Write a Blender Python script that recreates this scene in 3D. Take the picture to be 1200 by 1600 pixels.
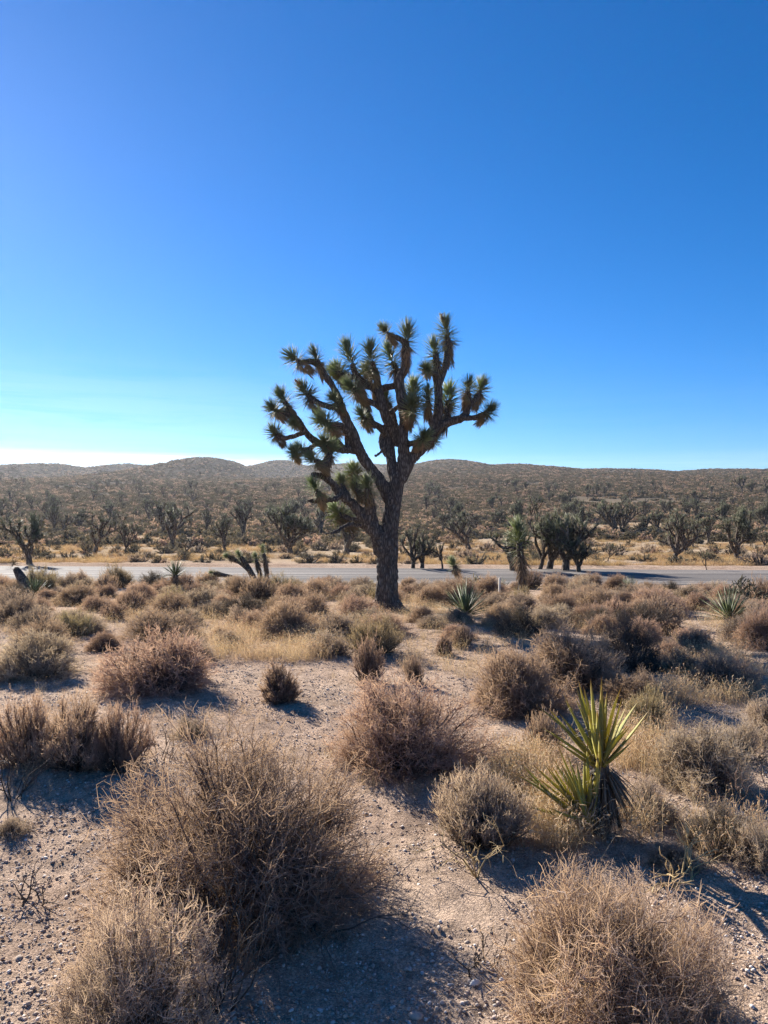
import bpy, math
import numpy as np
from mathutils import Vector, Matrix, Quaternion

for o in list(bpy.data.objects):
    bpy.data.objects.remove(o)
scene = bpy.context.scene
COL = scene.collection
R = math.radians
PI = math.pi

# ------------------------------------------------------------------ camera
CAM_Z = 1.55
FPX = 1200.0            # focal length in photo pixels (photo is 1200 x 1600)
cam = bpy.data.cameras.new("camera")
cam.sensor_fit = 'VERTICAL'
cam.sensor_height = 24.0
cam.lens = 24.0 * FPX / 1600.0
cam.clip_start = 0.05
cam.clip_end = 20000
camo = bpy.data.objects.new("camera", cam)
camo.location = (0, 0, CAM_Z)
camo.rotation_euler = (R(90), 0, 0)
COL.objects.link(camo)
scene.camera = camo

# ------------------------------------------------------------------ sky, sun, exposure
SUN_AZ = R(33)          # left of the viewing direction
SUN_EL = R(24)
S = Vector((-math.sin(SUN_AZ) * math.cos(SUN_EL), math.cos(SUN_AZ) * math.cos(SUN_EL), math.sin(SUN_EL)))
world = bpy.data.worlds.new("World")
scene.world = world
world.use_nodes = True
wt = world.node_tree
wt.nodes.clear()
wo = wt.nodes.new("ShaderNodeOutputWorld")
wb = wt.nodes.new("ShaderNodeBackground")
sk = wt.nodes.new("ShaderNodeTexSky")
sk.sky_type = 'NISHITA'
sk.sun_disc = False
sk.sun_elevation = SUN_EL
sk.sun_rotation = -SUN_AZ
sk.altitude = 1400
sk.air_density = 1.0
sk.dust_density = 0.2
sk.ozone_density = 8.0
wb.inputs[1].default_value = 0.060
# thin low cirrus lying over the horizon
tc = wt.nodes.new("ShaderNodeTexCoord")
mp = wt.nodes.new("ShaderNodeMapping")
mp.inputs['Scale'].default_value = (2.2, 2.2, 34)
nz = wt.nodes.new("ShaderNodeTexNoise")
nz.inputs['Scale'].default_value = 1.6
nz.inputs['Detail'].default_value = 6
nz.inputs['Roughness'].default_value = 0.6
nz.inputs['Distortion'].default_value = 0.5
sx = wt.nodes.new("ShaderNodeSeparateXYZ")
rz = wt.nodes.new("ShaderNodeMapRange"); rz.interpolation_type = 'SMOOTHSTEP'
rz.inputs[1].default_value = 0.080; rz.inputs[2].default_value = 0.060; rz.inputs[3].default_value = 0; rz.inputs[4].default_value = 1
ra = wt.nodes.new("ShaderNodeMapRange"); ra.interpolation_type = 'SMOOTHSTEP'
ra.inputs[1].default_value = 0.10; ra.inputs[2].default_value = -0.30; ra.inputs[3].default_value = 0.12; ra.inputs[4].default_value = 1
rn = wt.nodes.new("ShaderNodeMapRange"); rn.interpolation_type = 'SMOOTHSTEP'
rn.inputs[1].default_value = 0.28; rn.inputs[2].default_value = 0.58; rn.inputs[3].default_value = 0; rn.inputs[4].default_value = 1
m1 = wt.nodes.new("ShaderNodeMath"); m1.operation = 'MULTIPLY'
m2 = wt.nodes.new("ShaderNodeMath"); m2.operation = 'MULTIPLY'
m3 = wt.nodes.new("ShaderNodeMath"); m3.operation = 'MULTIPLY'; m3.inputs[1].default_value = 0.85
# a second, much fainter wisp a little higher
rz2 = wt.nodes.new("ShaderNodeMapRange"); rz2.interpolation_type = 'SMOOTHSTEP'
rz2.inputs[1].default_value = 0.20; rz2.inputs[2].default_value = 0.13; rz2.inputs[3].default_value = 0; rz2.inputs[4].default_value = 0.09
ma = wt.nodes.new("ShaderNodeMath"); ma.operation = 'MAXIMUM'
mx = wt.nodes.new("ShaderNodeMix"); mx.data_type = 'RGBA'
mx.inputs[7].default_value = (9.5, 9.7, 10.0, 1)
L = wt.links.new
L(tc.outputs['Generated'], mp.inputs['Vector']); L(mp.outputs[0], nz.inputs['Vector'])
L(tc.outputs['Generated'], sx.inputs[0]); L(sx.outputs[2], rz.inputs[0]); L(sx.outputs[2], rz2.inputs[0]); L(sx.outputs[0], ra.inputs[0])
L(nz.outputs[0], rn.inputs[0])
L(rz.outputs[0], ma.inputs[0]); L(rz2.outputs[0], ma.inputs[1])
L(ma.outputs[0], m1.inputs[0]); L(ra.outputs[0], m1.inputs[1])
L(m1.outputs[0], m2.inputs[0]); L(rn.outputs[0], m2.inputs[1]); L(m2.outputs[0], m3.inputs[0])
L(m3.outputs[0], mx.inputs[0]); hsv = wt.nodes.new("ShaderNodeHueSaturation"); hsv.inputs['Hue'].default_value = 0.502; hsv.inputs['Saturation'].default_value = 1.19
L(sk.outputs[0], hsv.inputs['Color']); L(hsv.outputs[0], mx.inputs[6]); L(mx.outputs[2], wb.inputs[0]); L(wb.outputs[0], wo.inputs[0])

sun = bpy.data.lights.new("sun", 'SUN')
sun.energy = 5.0
sun.angle = R(0.55)
sun.color = (1.0, 0.925, 0.835)
suno = bpy.data.objects.new("sun", sun)
suno.rotation_euler = S.to_track_quat('Z', 'Y').to_euler()
suno.location = S * 50
COL.objects.link(suno)

scene.view_settings.view_transform = 'Standard'
scene.view_settings.look = 'None'
scene.view_settings.gamma = 1
scene.view_settings.exposure = 1.36
scene.cycles.max_bounces = 8
scene.cycles.transparent_max_bounces = 8
scene.cycles.use_denoising = True
scene.cycles.denoising_prefilter = 'NONE'

rng = np.random.default_rng(11)

# ------------------------------------------------------------------ noise and terrain
def _h(ix, iy, iz, s):
    n = (ix * 374761393 + iy * 668265263 + iz * 2147483647 + s * 1274126177) & 0xffffffff
    n = ((n ^ (n >> 13)) * 1274126177) & 0xffffffff
    n = (n ^ (n >> 16)) & 0xffff
    return n / 65535.0
def vn2(x, y, s=0):
    x = np.asarray(x, float); y = np.asarray(y, float)
    ix = np.floor(x).astype(np.int64); iy = np.floor(y).astype(np.int64)
    fx = x - ix; fy = y - iy
    fx = fx * fx * fx * (fx * (fx * 6 - 15) + 10); fy = fy * fy * fy * (fy * (fy * 6 - 15) + 10)
    a = _h(ix, iy, 0, s); b = _h(ix + 1, iy, 0, s); c = _h(ix, iy + 1, 0, s); d = _h(ix + 1, iy + 1, 0, s)
    return (a * (1 - fx) + b * fx) * (1 - fy) + (c * (1 - fx) + d * fx) * fy
def fbm(x, y, o=4, s=0):
    t = 0; a = 0.5
    for k in range(o):
        t = t + a * (vn2(x, y, s + k * 17) - 0.5); x = np.asarray(x) * 2.03 + 3.1; y = np.asarray(y) * 2.03 + 1.7; a *= 0.5
    return t
def vn3(x, y, z, s=0):
    ix = np.floor(x).astype(np.int64); iy = np.floor(y).astype(np.int64); iz = np.floor(z).astype(np.int64)
    f = [x - ix, y - iy, z - iz]
    f = [q * q * (3 - 2 * q) for q in f]
    r = 0
    for dx in (0, 1):
        for dy in (0, 1):
            for dz in (0, 1):
                w = (f[0] if dx else 1 - f[0]) * (f[1] if dy else 1 - f[1]) * (f[2] if dz else 1 - f[2])
                r = r + w * _h(ix + dx, iy + dy, iz + dz, s)
    return r

PY = np.array([-5000, -60, 0, 5, 9, 13, 17, 21, 25, 30, 36, 50, 75, 110, 150, 220, 300, 380, 460, 600, 900, 2000, 6000.])
PZ = np.array([0.3, 0.1, 0, 0, -.04, -.13, -.33, -.50, -.57, -.63, -.78, -.98, -.95, -.25, 1.6, 7.0, 13.2, 17.4, 19.0, 18, 12, 6, 0.])
_dm = np.gradient(PZ, PY)
def prof(y):
    y = np.clip(y, PY[0], PY[-1] - 1e-3)
    i = np.clip(np.searchsorted(PY, y, side='right') - 1, 0, len(PY) - 2)
    h = PY[i + 1] - PY[i]; t = (y - PY[i]) / h
    return ((2 * t**3 - 3 * t**2 + 1) * PZ[i] + (t**3 - 2 * t**2 + t) * h * _dm[i]
            + (-2 * t**3 + 3 * t**2) * PZ[i + 1] + (t**3 - t**2) * h * _dm[i + 1])
# distant hills: photo column of the top, photo row of the top, distance, half-width in px, depth in m
HILLS = [(15, 735, 640, 55, 120), (100, 725, 600, 62, 120), (228, 727, 720, 55, 130), (300, 727, 600, 42, 90), (345, 716, 570, 58, 110),
         (452, 723, 820, 70, 150), (560, 724, 860, 110, 160), (690, 721, 640, 62, 130), (790, 727, 660, 75, 130),
         (890, 733, 700, 80, 140), (1075, 736, 690, 95, 150), (1300, 730, 720, 120, 150), (-130, 728, 700, 90, 150)]
ROAD_Y0, ROAD_K, ROAD_HALF, ROAD_Z = 25.7, -0.075, 3.25, -0.56
def road_c(x):
    return ROAD_Y0 + ROAD_K * np.asarray(x, float)
def ground(x, y):
    x = np.asarray(x, float); y = np.asarray(y, float)
    z = prof(y)
    far = np.clip((y - 60) / 200, 0, 1)
    z = z + far * 3.2 * fbm(x / 90, y / 90, 4, 5) + far * far * 2.2 * fbm(x / 260 + 9, y / 260, 3, 8)
    b = np.zeros_like(z)
    for (u, v, d, w, sy) in HILLS:
        cx = (u - 600) / FPX * d; top = CAM_Z + (800 - v - 7) / FPX * d
        H = top - prof(np.array(float(d))) + 0.5; sxm = (.78 if u < 480 else 1.25) * w / FPX * d
        e = np.exp(-0.5 * np.clip(((x - cx) / sxm) ** 2, 0, 60)) * np.exp(-0.5 * np.clip(((y - d) / sy) ** 2, 0, 60))
        b = np.maximum(b, H * e) + 0.12 * np.minimum(b, H * e)
    z = z + b * (1 + 0.22 * fbm(x / 70, y / 110, 4, 31))
    mid = np.clip((y - 3) / 20, 0, 1)
    z = z + (0.05 + 0.10 * mid) * fbm(x / 1.7, y / 1.7, 3, 3)
    r = np.abs(y - road_c(x))
    k = np.clip((5.4 - r) / 1.7, 0, 1); k = k * k * (3 - 2 * k)
    z = z * (1 - k) + ROAD_Z * k
    near = np.clip((26 - np.hypot(x, y)) / 16, 0, 1) * (1 - k)
    z = z + near * (0.035 * fbm(x / 0.32, y / 0.32, 3, 12) + 0.034 * fbm(x / 0.085, y / 0.085, 3, 14))
    berm = np.exp(-((r - 4.3) / 0.5) ** 2) * 0.10
    return z + berm
def pix(u, v):
    """ground point seen in the photo at column u, row v"""
    d = np.geomspace(1.2, 900, 5000)
    x = (u - 600) / FPX * d; zr = CAM_Z - (v - 800) / FPX * d
    gz = ground(x, d)
    i = np.argmax(zr <= gz)
    return Vector((x[i], d[i], gz[i]))
def gz(x, y):
    return float(ground(np.array([x]), np.array([y]))[0])

# ------------------------------------------------------------------ mesh helpers
def mesh_np(name, V, F, mats, mi=None, smooth=False, attrs=None):
    """V (n,3); F list of int arrays (m,3) or (m,4)"""
    me = bpy.data.meshes.new(name)
    V = np.asarray(V, np.float32)
    F = [np.asarray(f, np.int32) for f in F if len(f)]
    me.vertices.add(len(V)); me.vertices.foreach_set('co', V.ravel())
    nl = sum(f.size for f in F); npoly = sum(len(f) for f in F)
    me.loops.add(nl); me.polygons.add(npoly)
    me.loops.foreach_set('vertex_index', np.concatenate([f.ravel() for f in F]))
    st = []; o = 0
    for f in F:
        st.append(o + np.arange(len(f)) * f.shape[1]); o += f.size
    me.polygons.foreach_set('loop_start', np.concatenate(st).astype(np.int32))
    if smooth:
        me.polygons.foreach_set('use_smooth', np.ones(npoly, bool))
    for m in (mats if isinstance(mats, (list, tuple)) else [mats]):
        me.materials.append(m)
    if mi is not None:
        me.polygons.foreach_set('material_index', np.asarray(mi, np.int32))
    for k, a in (attrs or {}).items():
        at = me.attributes.new(k, 'FLOAT', 'POINT'); at.data.foreach_set('value', np.asarray(a, np.float32))
    me.update(); me.validate()
    return me
class Acc:
    """collects verts / faces / tint of many pieces of one part"""
    def __init__(s): s.V = []; s.Q = []; s.T = []; s.A = []; s.n = 0
    def add(s, V, Q=None, T=None, tint=None):
        V = np.asarray(V, float).reshape(-1, 3)
        if Q is not None and len(Q): s.Q.append(np.asarray(Q) + s.n)
        if T is not None and len(T): s.T.append(np.asarray(T) + s.n)
        s.A.append(np.broadcast_to(np.asarray(0.5 if tint is None else tint, float).ravel() if np.ndim(tint) else np.full(1, 0.5 if tint is None else tint), (len(V),)))
        s.V.append(V); s.n += len(V)
    def mesh(s, name, mat, smooth=False):
        F = []
        if s.Q: F.append(np.concatenate(s.Q))
        if s.T: F.append(np.concatenate(s.T))
        return mesh_np(name, np.concatenate(s.V), F, mat, smooth=smooth, attrs={'tint': np.concatenate(s.A)})
def unit(a):
    return a / np.maximum(np.linalg.norm(a, axis=-1, keepdims=True), 1e-9)
def perp(t, r=rng):
    q = np.cross(t, r.normal(size=t.shape)); return unit(q)
def tubes(acc, P, W, sides, tint, r=rng):
    """P (N,K,3) centre lines, W (N,K) radii; sides 2 = ribbon, 3+ = prism"""
    N, K, _ = P.shape
    t = np.gradient(P, axis=1); t = unit(t)
    a = perp(t[:, 0], r)[:, None, :].repeat(K, 1)
    a = unit(a - t * (a * t).sum(-1, keepdims=True)); b = np.cross(t, a)
    if sides == 2:
        V = np.stack([P - a * W[..., None], P + a * W[..., None]], 2)
    else:
        an = np.arange(sides) / sides * 2 * PI
        V = P[:, :, None, :] + W[..., None, None] * (a[:, :, None, :] * np.cos(an)[:, None] + b[:, :, None, :] * np.sin(an)[:, None])
    sd = V.shape[2]
    idx = np.arange(N * K * sd).reshape(N, K, sd)
    if sides == 2:
        Q = np.stack([idx[:, :-1, 0], idx[:, :-1, 1], idx[:, 1:, 1], idx[:, 1:, 0]], -1).reshape(-1, 4)
    else:
        i2 = np.roll(idx, -1, 2)
        Q = np.stack([idx[:, :-1], i2[:, :-1], i2[:, 1:], idx[:, 1:]], -1).reshape(-1, 4)
    tt = np.broadcast_to(tint if np.ndim(tint) == 2 else np.asarray(tint).reshape(-1, 1) if np.ndim(tint) else np.full((1, 1), tint), (N, K))
    acc.add(V.reshape(-1, 3), Q=Q, tint=np.repeat(tt.reshape(-1), sd))
def at_t(P, i, t):
    """points and tangents on polylines P[i] at parameter t"""
    K = P.shape[1]; f = np.clip(t * (K - 1), 0, K - 1.001); k = f.astype(int); w = (f - k)[:, None]
    a = P[i, k]; b = P[i, k + 1]
    return a * (1 - w) + b * w, unit(b - a)

def obj(name, me, parent=None, loc=None, rot=None, scale=None):
    o = bpy.data.objects.new(name, me); COL.objects.link(o)
    if parent is not None: o.parent = parent
    if loc is not None: o.location = loc
    if rot is not None: o.rotation_euler = rot
    if scale is not None: o.scale = scale if hasattr(scale, '__len__') else (scale,) * 3
    return o
def tag(o, label=None, cat=None, group=None, kind=None):
    if label: o['label'] = label
    if cat: o['category'] = cat
    if group: o['group'] = group
    if kind: o['kind'] = kind
    return o
def empty(name, loc, rz=0, scale=None):
    o = obj(name, None, None, loc, (0, 0, rz), scale); o.empty_display_size = 0.1
    return o

# ------------------------------------------------------------------ materials
def new_mat(name):
    m = bpy.data.materials.new(name); m.use_nodes = True
    nt = m.node_tree; nt.nodes.clear()
    out = nt.nodes.new('ShaderNodeOutputMaterial')
    return m, nt, out
def ramp(nt, stops, interp='LINEAR'):
    r = nt.nodes.new('ShaderNodeValToRGB'); e = r.color_ramp.elements; r.color_ramp.interpolation = interp
    while len(e) < len(stops): e.new(0.5)
    for i, (p, c) in enumerate(stops):
        e[i].position = p; e[i].color = (*c, 1)
    return r
def plant_mat(name, stops, trans=0.35, rough=0.8, var=0.25, trans_tint=(1.15, 1.0, 0.7), spec=0.2):
    """tint attribute (0 base of plant .. 1 tip) through a ramp, per-object variation, some light passing through"""
    m, nt, out = new_mat(name); l = nt.links.new
    at = nt.nodes.new('ShaderNodeAttribute'); at.attribute_name = 'tint'
    r = ramp(nt, stops); l(at.outputs['Fac'], r.inputs[0])
    oi = nt.nodes.new('ShaderNodeObjectInfo')
    mr = nt.nodes.new('ShaderNodeMapRange'); mr.inputs[3].default_value = 1 - var; mr.inputs[4].default_value = 1 + var
    l(oi.outputs['Random'], mr.inputs[0])
    hs = nt.nodes.new('ShaderNodeHueSaturation')
    mh = nt.nodes.new('ShaderNodeMapRange'); mh.inputs[3].default_value = 0.487; mh.inputs[4].default_value = 0.513
    fr = nt.nodes.new('ShaderNodeMath'); fr.operation = 'FRACT'; mu = nt.nodes.new('ShaderNodeMath'); mu.operation = 'MULTIPLY'; mu.inputs[1].default_value = 7.31
    l(oi.outputs['Random'], mu.inputs[0]); l(mu.outputs[0], fr.inputs[0]); l(fr.outputs[0], mh.inputs[0]); l(mh.outputs[0], hs.inputs['Hue'])
    l(mr.outputs[0], hs.inputs['Value']); l(r.outputs[0], hs.inputs['Color'])
    p = nt.nodes.new('ShaderNodeBsdfPrincipled'); p.inputs['Roughness'].default_value = rough
    p.inputs['Specular IOR Level'].default_value = spec
    l(hs.outputs[0], p.inputs['Base Color'])
    if trans > 0:
        tr = nt.nodes.new('ShaderNodeBsdfTranslucent')
        mc = nt.nodes.new('ShaderNodeMix'); mc.data_type = 'RGBA'; mc.blend_type = 'MULTIPLY'; mc.inputs[0].default_value = 1
        mc.inputs[7].default_value = (*trans_tint, 1); l(hs.outputs[0], mc.inputs[6]); l(mc.outputs[2], tr.inputs[0])
        ms = nt.nodes.new('ShaderNodeMixShader'); ms.inputs[0].default_value = trans
        l(p.outputs[0], ms.inputs[1]); l(tr.outputs[0], ms.inputs[2]); l(ms.outputs[0], out.inputs[0])
    else:
        l(p.outputs[0], out.inputs[0])
    return m

def ground_mat():
    m, nt, out = new_mat('desert_soil'); l = nt.links.new; N = nt.nodes.new
    geo = N('ShaderNodeNewGeometry')
    def noise(sc, det=5, ro=0.6, dist=0):
        n = N('ShaderNodeTexNoise'); n.inputs['Scale'].default_value = sc; n.inputs['Detail'].default_value = det
        n.inputs['Roughness'].default_value = ro; n.inputs['Distortion'].default_value = dist
        l(geo.outputs['Position'], n.inputs['Vector']); return n
    def vor(sc, feat='F1'):
        n = N('ShaderNodeTexVoronoi'); n.inputs['Scale'].default_value = sc; n.feature = feat; n.inputs['Randomness'].default_value = 1
        l(geo.outputs['Position'], n.inputs['Vector']); return n
    def mix(a, b, f, blend='MIX'):
        x = N('ShaderNodeMix'); x.data_type = 'RGBA'; x.blend_type = blend
        for s, v in ((0, f), (6, a), (7, b)):
            if isinstance(v, (int, float)): x.inputs[s].default_value = v
            elif isinstance(v, tuple): x.inputs[s].default_value = (*v, 1)
            else: l(v, x.inputs[s])
        return x.outputs[2]
    n1 = noise(0.55, 4); r1 = ramp(nt, [(0.35, (.42, .31, .232)), (0.65, (.52, .41, .315))]); l(n1.outputs[0], r1.inputs[0])
    n2 = noise(9, 6, 0.7); r2 = ramp(nt, [(0.3, (.52, .50, .48)), (0.5, (1, 1, 1)), (0.72, (1.25, 1.23, 1.2))]); l(n2.outputs[0], r2.inputs[0])
    c = mix(r1.outputs[0], r2.outputs[0], 1.0, 'MULTIPLY')
    # fine grit: small grains of different colour
    v1 = vor(170); rv = ramp(nt, [(0.0, (.55, .52, .50)), (0.35, (.85, .8, .78)), (0.6, (1.1, 1.06, 1.0)), (1.0, (1.5, 1.45, 1.4))])
    sc = N('ShaderNodeSeparateColor'); l(v1.outputs['Color'], sc.inputs[0]); l(sc.outputs[0], rv.inputs[0])
    c = mix(c, mix(c, rv.outputs[0], 1.0, 'MULTIPLY'), 0.75)
    # dark plant litter patches
    n3 = noise(2.1, 6, 0.65, 0.4); r3 = ramp(nt, [(0.52, (0, 0, 0)), (0.68, (1, 1, 1))]); l(n3.outputs[0], r3.inputs[0])
    lf = N('ShaderNodeMath'); lf.operation = 'MULTIPLY'; lf.inputs[1].default_value = 0.45; l(r3.outputs[0], lf.inputs[0])
    c = mix(c, (.17, .125, .095), lf.outputs[0])
    # straw coloured soil on the flat beyond the road
    sp = N('ShaderNodeSeparateXYZ'); l(geo.outputs['Position'], sp.inputs[0])
    fy = N('ShaderNodeMapRange'); fy.inputs[1].default_value = 29; fy.inputs[2].default_value = 40; l(sp.outputs[1], fy.inputs[0])
    n4 = noise(0.35, 5, 0.7); r4 = ramp(nt, [(0.35, (.38, .28, .18)), (0.6, (.48, .37, .25)), (0.75, (.33, .245, .17))]); l(n4.outputs[0], r4.inputs[0])
    c = mix(c, r4.outputs[0], fy.outputs[0])
    # far slopes: too far to tell single plants, grey brown scrub cover
    ff = N('ShaderNodeMapRange'); ff.inputs[1].default_value = 85; ff.inputs[2].default_value = 210; ff.inputs[4].default_value = 0.9; l(sp.outputs[1], ff.inputs[0])
    n5 = noise(0.16, 6, 0.75); r5 = ramp(nt, [(0.36, (.065, .058, .046)), (0.50, (.10, .087, .066)), (0.68, (.15, .125, .092))]); l(n5.outputs[0], r5.inputs[0])
    c = mix(c, r5.outputs[0], ff.outputs[0])
    p = N('ShaderNodeBsdfPrincipled'); p.inputs['Roughness'].default_value = 1.0; p.inputs['Specular IOR Level'].default_value = 0.0
    l(c, p.inputs['Base Color'])
    b1 = N('ShaderNodeBump'); b1.inputs['Strength'].default_value = 0.5; b1.inputs['Distance'].default_value = 0.006
    l(v1.outputs['Distance'], b1.inputs['Height']); b1.invert = True
    v2 = noise(75, 4, 0.75, 0.3); b2 = N('ShaderNodeBump'); b2.inputs['Strength'].default_value = 0.8; b2.inputs['Distance'].default_value = 0.014
    l(v2.outputs[0], b2.inputs['Height']); l(b2.outputs[0], b1.inputs['Normal'])
    n6 = noise(30, 6, 0.7); b3 = N('ShaderNodeBump'); b3.inputs['Strength'].default_value = 0.6; b3.inputs['Distance'].default_value = 0.02
    l(n6.outputs[0], b3.inputs['Height']); l(b3.outputs[0], b2.inputs['Normal'])
    l(b1.outputs[0], p.inputs['Normal']); l(p.outputs[0], out.inputs[0])
    return m
def road_mat():
    m, nt, out = new_mat('graded_gravel'); l = nt.links.new; N = nt.nodes.new
    geo = N('ShaderNodeNewGeometry')
    mp = N('ShaderNodeMapping'); mp.inputs['Rotation'].default_value = (0, 0, -math.atan(ROAD_K)); mp.inputs['Scale'].default_value = (0.04, 3.4, 1)
    l(geo.outputs['Position'], mp.inputs[0])
    n = N('ShaderNodeTexNoise'); n.inputs['Scale'].default_value = 1.0; n.inputs['Detail'].default_value = 6; n.inputs['Roughness'].default_value = .7; l(mp.outputs[0], n.inputs['Vector'])
    r = ramp(nt, [(0.38, (.075, .067, .06)), (0.5, (.135, .12, .107)), (0.60, (.27, .24, .21))]); l(n.outputs[0], r.inputs[0])
    n2 = N('ShaderNodeTexNoise'); n2.inputs['Scale'].default_value = 14; n2.inputs['Detail'].default_value = 5; l(geo.outputs['Position'], n2.inputs['Vector'])
    r2 = ramp(nt, [(0.3, (.75, .75, .75)), (0.7, (1.2, 1.2, 1.2))]); l(n2.outputs[0], r2.inputs[0])
    x = N('ShaderNodeMix'); x.data_type = 'RGBA'; x.blend_type = 'MULTIPLY'; x.inputs[0].default_value = 1; l(r.outputs[0], x.inputs[6]); l(r2.outputs[0], x.inputs[7])
    p = N('ShaderNodeBsdfPrincipled'); p.inputs['Roughness'].default_value = 0.9; p.inputs['Specular IOR Level'].default_value = .2
    b = N('ShaderNodeBump'); b.inputs['Strength'].default_value = .5; b.inputs['Distance'].default_value = .02; l(n2.outputs[0], b.inputs['Height'])
    l(b.outputs[0], p.inputs['Normal']); l(x.outputs[2], p.inputs['Base Color']); l(p.outputs[0], out.inputs[0])
    return m
def bark_mat(name, dark, light, scale=1.0):
    m, nt, out = new_mat(name); l = nt.links.new; N = nt.nodes.new
    tc = N('ShaderNodeTexCoord'); mp = N('ShaderNodeMapping'); mp.inputs['Scale'].default_value = (27 * scale, 27 * scale, 7 * scale); l(tc.outputs['Object'], mp.inputs[0])
    v = N('ShaderNodeTexVoronoi'); v.inputs['Scale'].default_value = 1.0; v.feature = 'DISTANCE_TO_EDGE'
    n = N('ShaderNodeTexNoise'); n.inputs['Scale'].default_value = 1.2; n.inputs['Detail'].default_value = 6; n.inputs['Roughness'].default_value = .7; l(mp.outputs[0], n.inputs['Vector'])
    va = N('ShaderNodeVectorMath'); va.operation = 'ADD'; sc = N('ShaderNodeVectorMath'); sc.operation = 'SCALE'; sc.inputs['Scale'].default_value = 0.7
    l(n.outputs['Color'], sc.inputs[0]); l(mp.outputs[0], va.inputs[0]); l(sc.outputs[0], va.inputs[1]); l(va.outputs[0], v.inputs['Vector'])
    r = ramp(nt, [(0.0, tuple(q * .55 for q in dark)), (0.12, dark), (0.5, light)]); l(v.outputs['Distance'], r.inputs[0])
    r2 = ramp(nt, [(0.3, (.7, .7, .7)), (0.7, (1.3, 1.28, 1.25))]); l(n.outputs[0], r2.inputs[0])
    x = N('ShaderNodeMix'); x.data_type = 'RGBA'; x.blend_type = 'MULTIPLY'; x.inputs[0].default_value = 1; l(r.outputs[0], x.inputs[6]); l(r2.outputs[0], x.inputs[7])
    p = N('ShaderNodeBsdfPrincipled'); p.inputs['Roughness'].default_value = 0.9; p.inputs['Specular IOR Level'].default_value = .15
    b = N('ShaderNodeBump'); b.inputs['Strength'].default_value = 1; b.inputs['Distance'].default_value = .03 / scale; l(v.outputs['Distance'], b.inputs['Height'])
    b2 = N('ShaderNodeBump'); b2.inputs['Strength'].default_value = .6; b2.inputs['Distance'].default_value = .02 / scale; l(n.outputs[0], b2.inputs['Height']); l(b2.outputs[0], b.inputs['Normal'])
    l(b.outputs[0], p.inputs['Normal']); l(x.outputs[2], p.inputs['Base Color']); l(p.outputs[0], out.inputs[0])
    return m

M = {}
M['ground'] = ground_mat()
M['road'] = road_mat()
M['bark'] = bark_mat('joshua_bark', (.115, .096, .082), (.29, .245, .205))
M['bark_far'] = bark_mat('joshua_bark_far', (.12, .094, .075), (.26, .205, .16), 0.6)
M['leaf'] = plant_mat('joshua_leaf', [(0, (.33, .29, .18)), (0.35, (.24, .27, .15)), (1, (.34, .38, .22))], 0.52, 0.55, 0.12, (1.1, 1.15, .6), 0.4)
M['leaf_far'] = plant_mat('joshua_leaf_far', [(0, (.19, .155, .10)), (0.4, (.13, .135, .08)), (1, (.27, .275, .165))], 0.36, 0.6, 0.25, (1.1, 1.1, .6), 0.3)  # paler end of the ramp puts the lit upper tufts into the colour
M['dead_leaf'] = plant_mat('dead_joshua_leaf', [(0, (.25, .19, .125)), (1, (.52, .41, .27))], 0.38, 0.85, 0.12)
M['flower'] = plant_mat('dry_flower_stalk', [(0, (.26, .14, .08)), (1, (.36, .19, .11))], 0.2, 0.8, 0.1)
M['stem'] = plant_mat('shrub_wood', [(0, (.075, .06, .05)), (1, (.15, .12, .095))], 0.0, 0.9, 0.2)
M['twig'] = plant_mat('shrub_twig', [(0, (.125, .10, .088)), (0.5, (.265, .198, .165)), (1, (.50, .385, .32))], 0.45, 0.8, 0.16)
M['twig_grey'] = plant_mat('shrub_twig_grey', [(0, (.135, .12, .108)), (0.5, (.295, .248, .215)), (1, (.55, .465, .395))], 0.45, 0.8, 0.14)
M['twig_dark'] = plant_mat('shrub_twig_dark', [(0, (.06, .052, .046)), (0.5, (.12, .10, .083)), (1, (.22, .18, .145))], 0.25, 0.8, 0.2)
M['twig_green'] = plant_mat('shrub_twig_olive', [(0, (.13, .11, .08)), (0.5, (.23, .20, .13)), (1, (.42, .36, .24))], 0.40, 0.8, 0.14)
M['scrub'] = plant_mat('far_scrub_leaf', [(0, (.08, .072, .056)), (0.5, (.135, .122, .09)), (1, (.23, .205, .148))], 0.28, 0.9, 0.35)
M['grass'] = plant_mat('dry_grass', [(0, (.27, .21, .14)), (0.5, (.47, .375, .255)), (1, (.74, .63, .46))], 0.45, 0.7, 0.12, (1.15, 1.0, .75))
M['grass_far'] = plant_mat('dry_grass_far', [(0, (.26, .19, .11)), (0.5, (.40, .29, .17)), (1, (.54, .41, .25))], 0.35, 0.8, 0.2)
M['yucca'] = plant_mat('yucca_leaf', [(0, (.50, .39, .17)), (0.2, (.38, .35, .11)), (0.75, (.40, .385, .14)), (0.93, (.36, .28, .13)), (1, (.16, .09, .05))], 0.5, 0.62, 0.14, (1.2, 1.15, .5), 0.25)
M['yucca_far'] = plant_mat('yucca_leaf_grey', [(0, (.20, .19, .09)), (0.3, (.14, .17, .08)), (1, (.21, .24, .13))], 0.30, 0.5, 0.12, (1.2, 1.2, .6), 0.4)
M['fibre'] = plant_mat('yucca_fibre', [(0, (.62, .54, .40)), (1, (.75, .68, .55))], 0.3, 0.7, 0.05)
M['yucca_dead'] = plant_mat('yucca_dead_leaf', [(0, (.07, .06, .055)), (0.6, (.17, .145, .12)), (1, (.34, .29, .23))], 0.15, 0.85, 0.1)
M['stalk'] = plant_mat('pale_dry_stalk', [(0, (.42, .32, .14)), (1, (.62, .50, .26))], 0.2, 0.7, 0.08)
M['cholla'] = plant_mat('cholla_stem', [(0, (.07, .062, .045)), (1, (.16, .14, .09))], 0.1, 0.8, 0.1)
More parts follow.
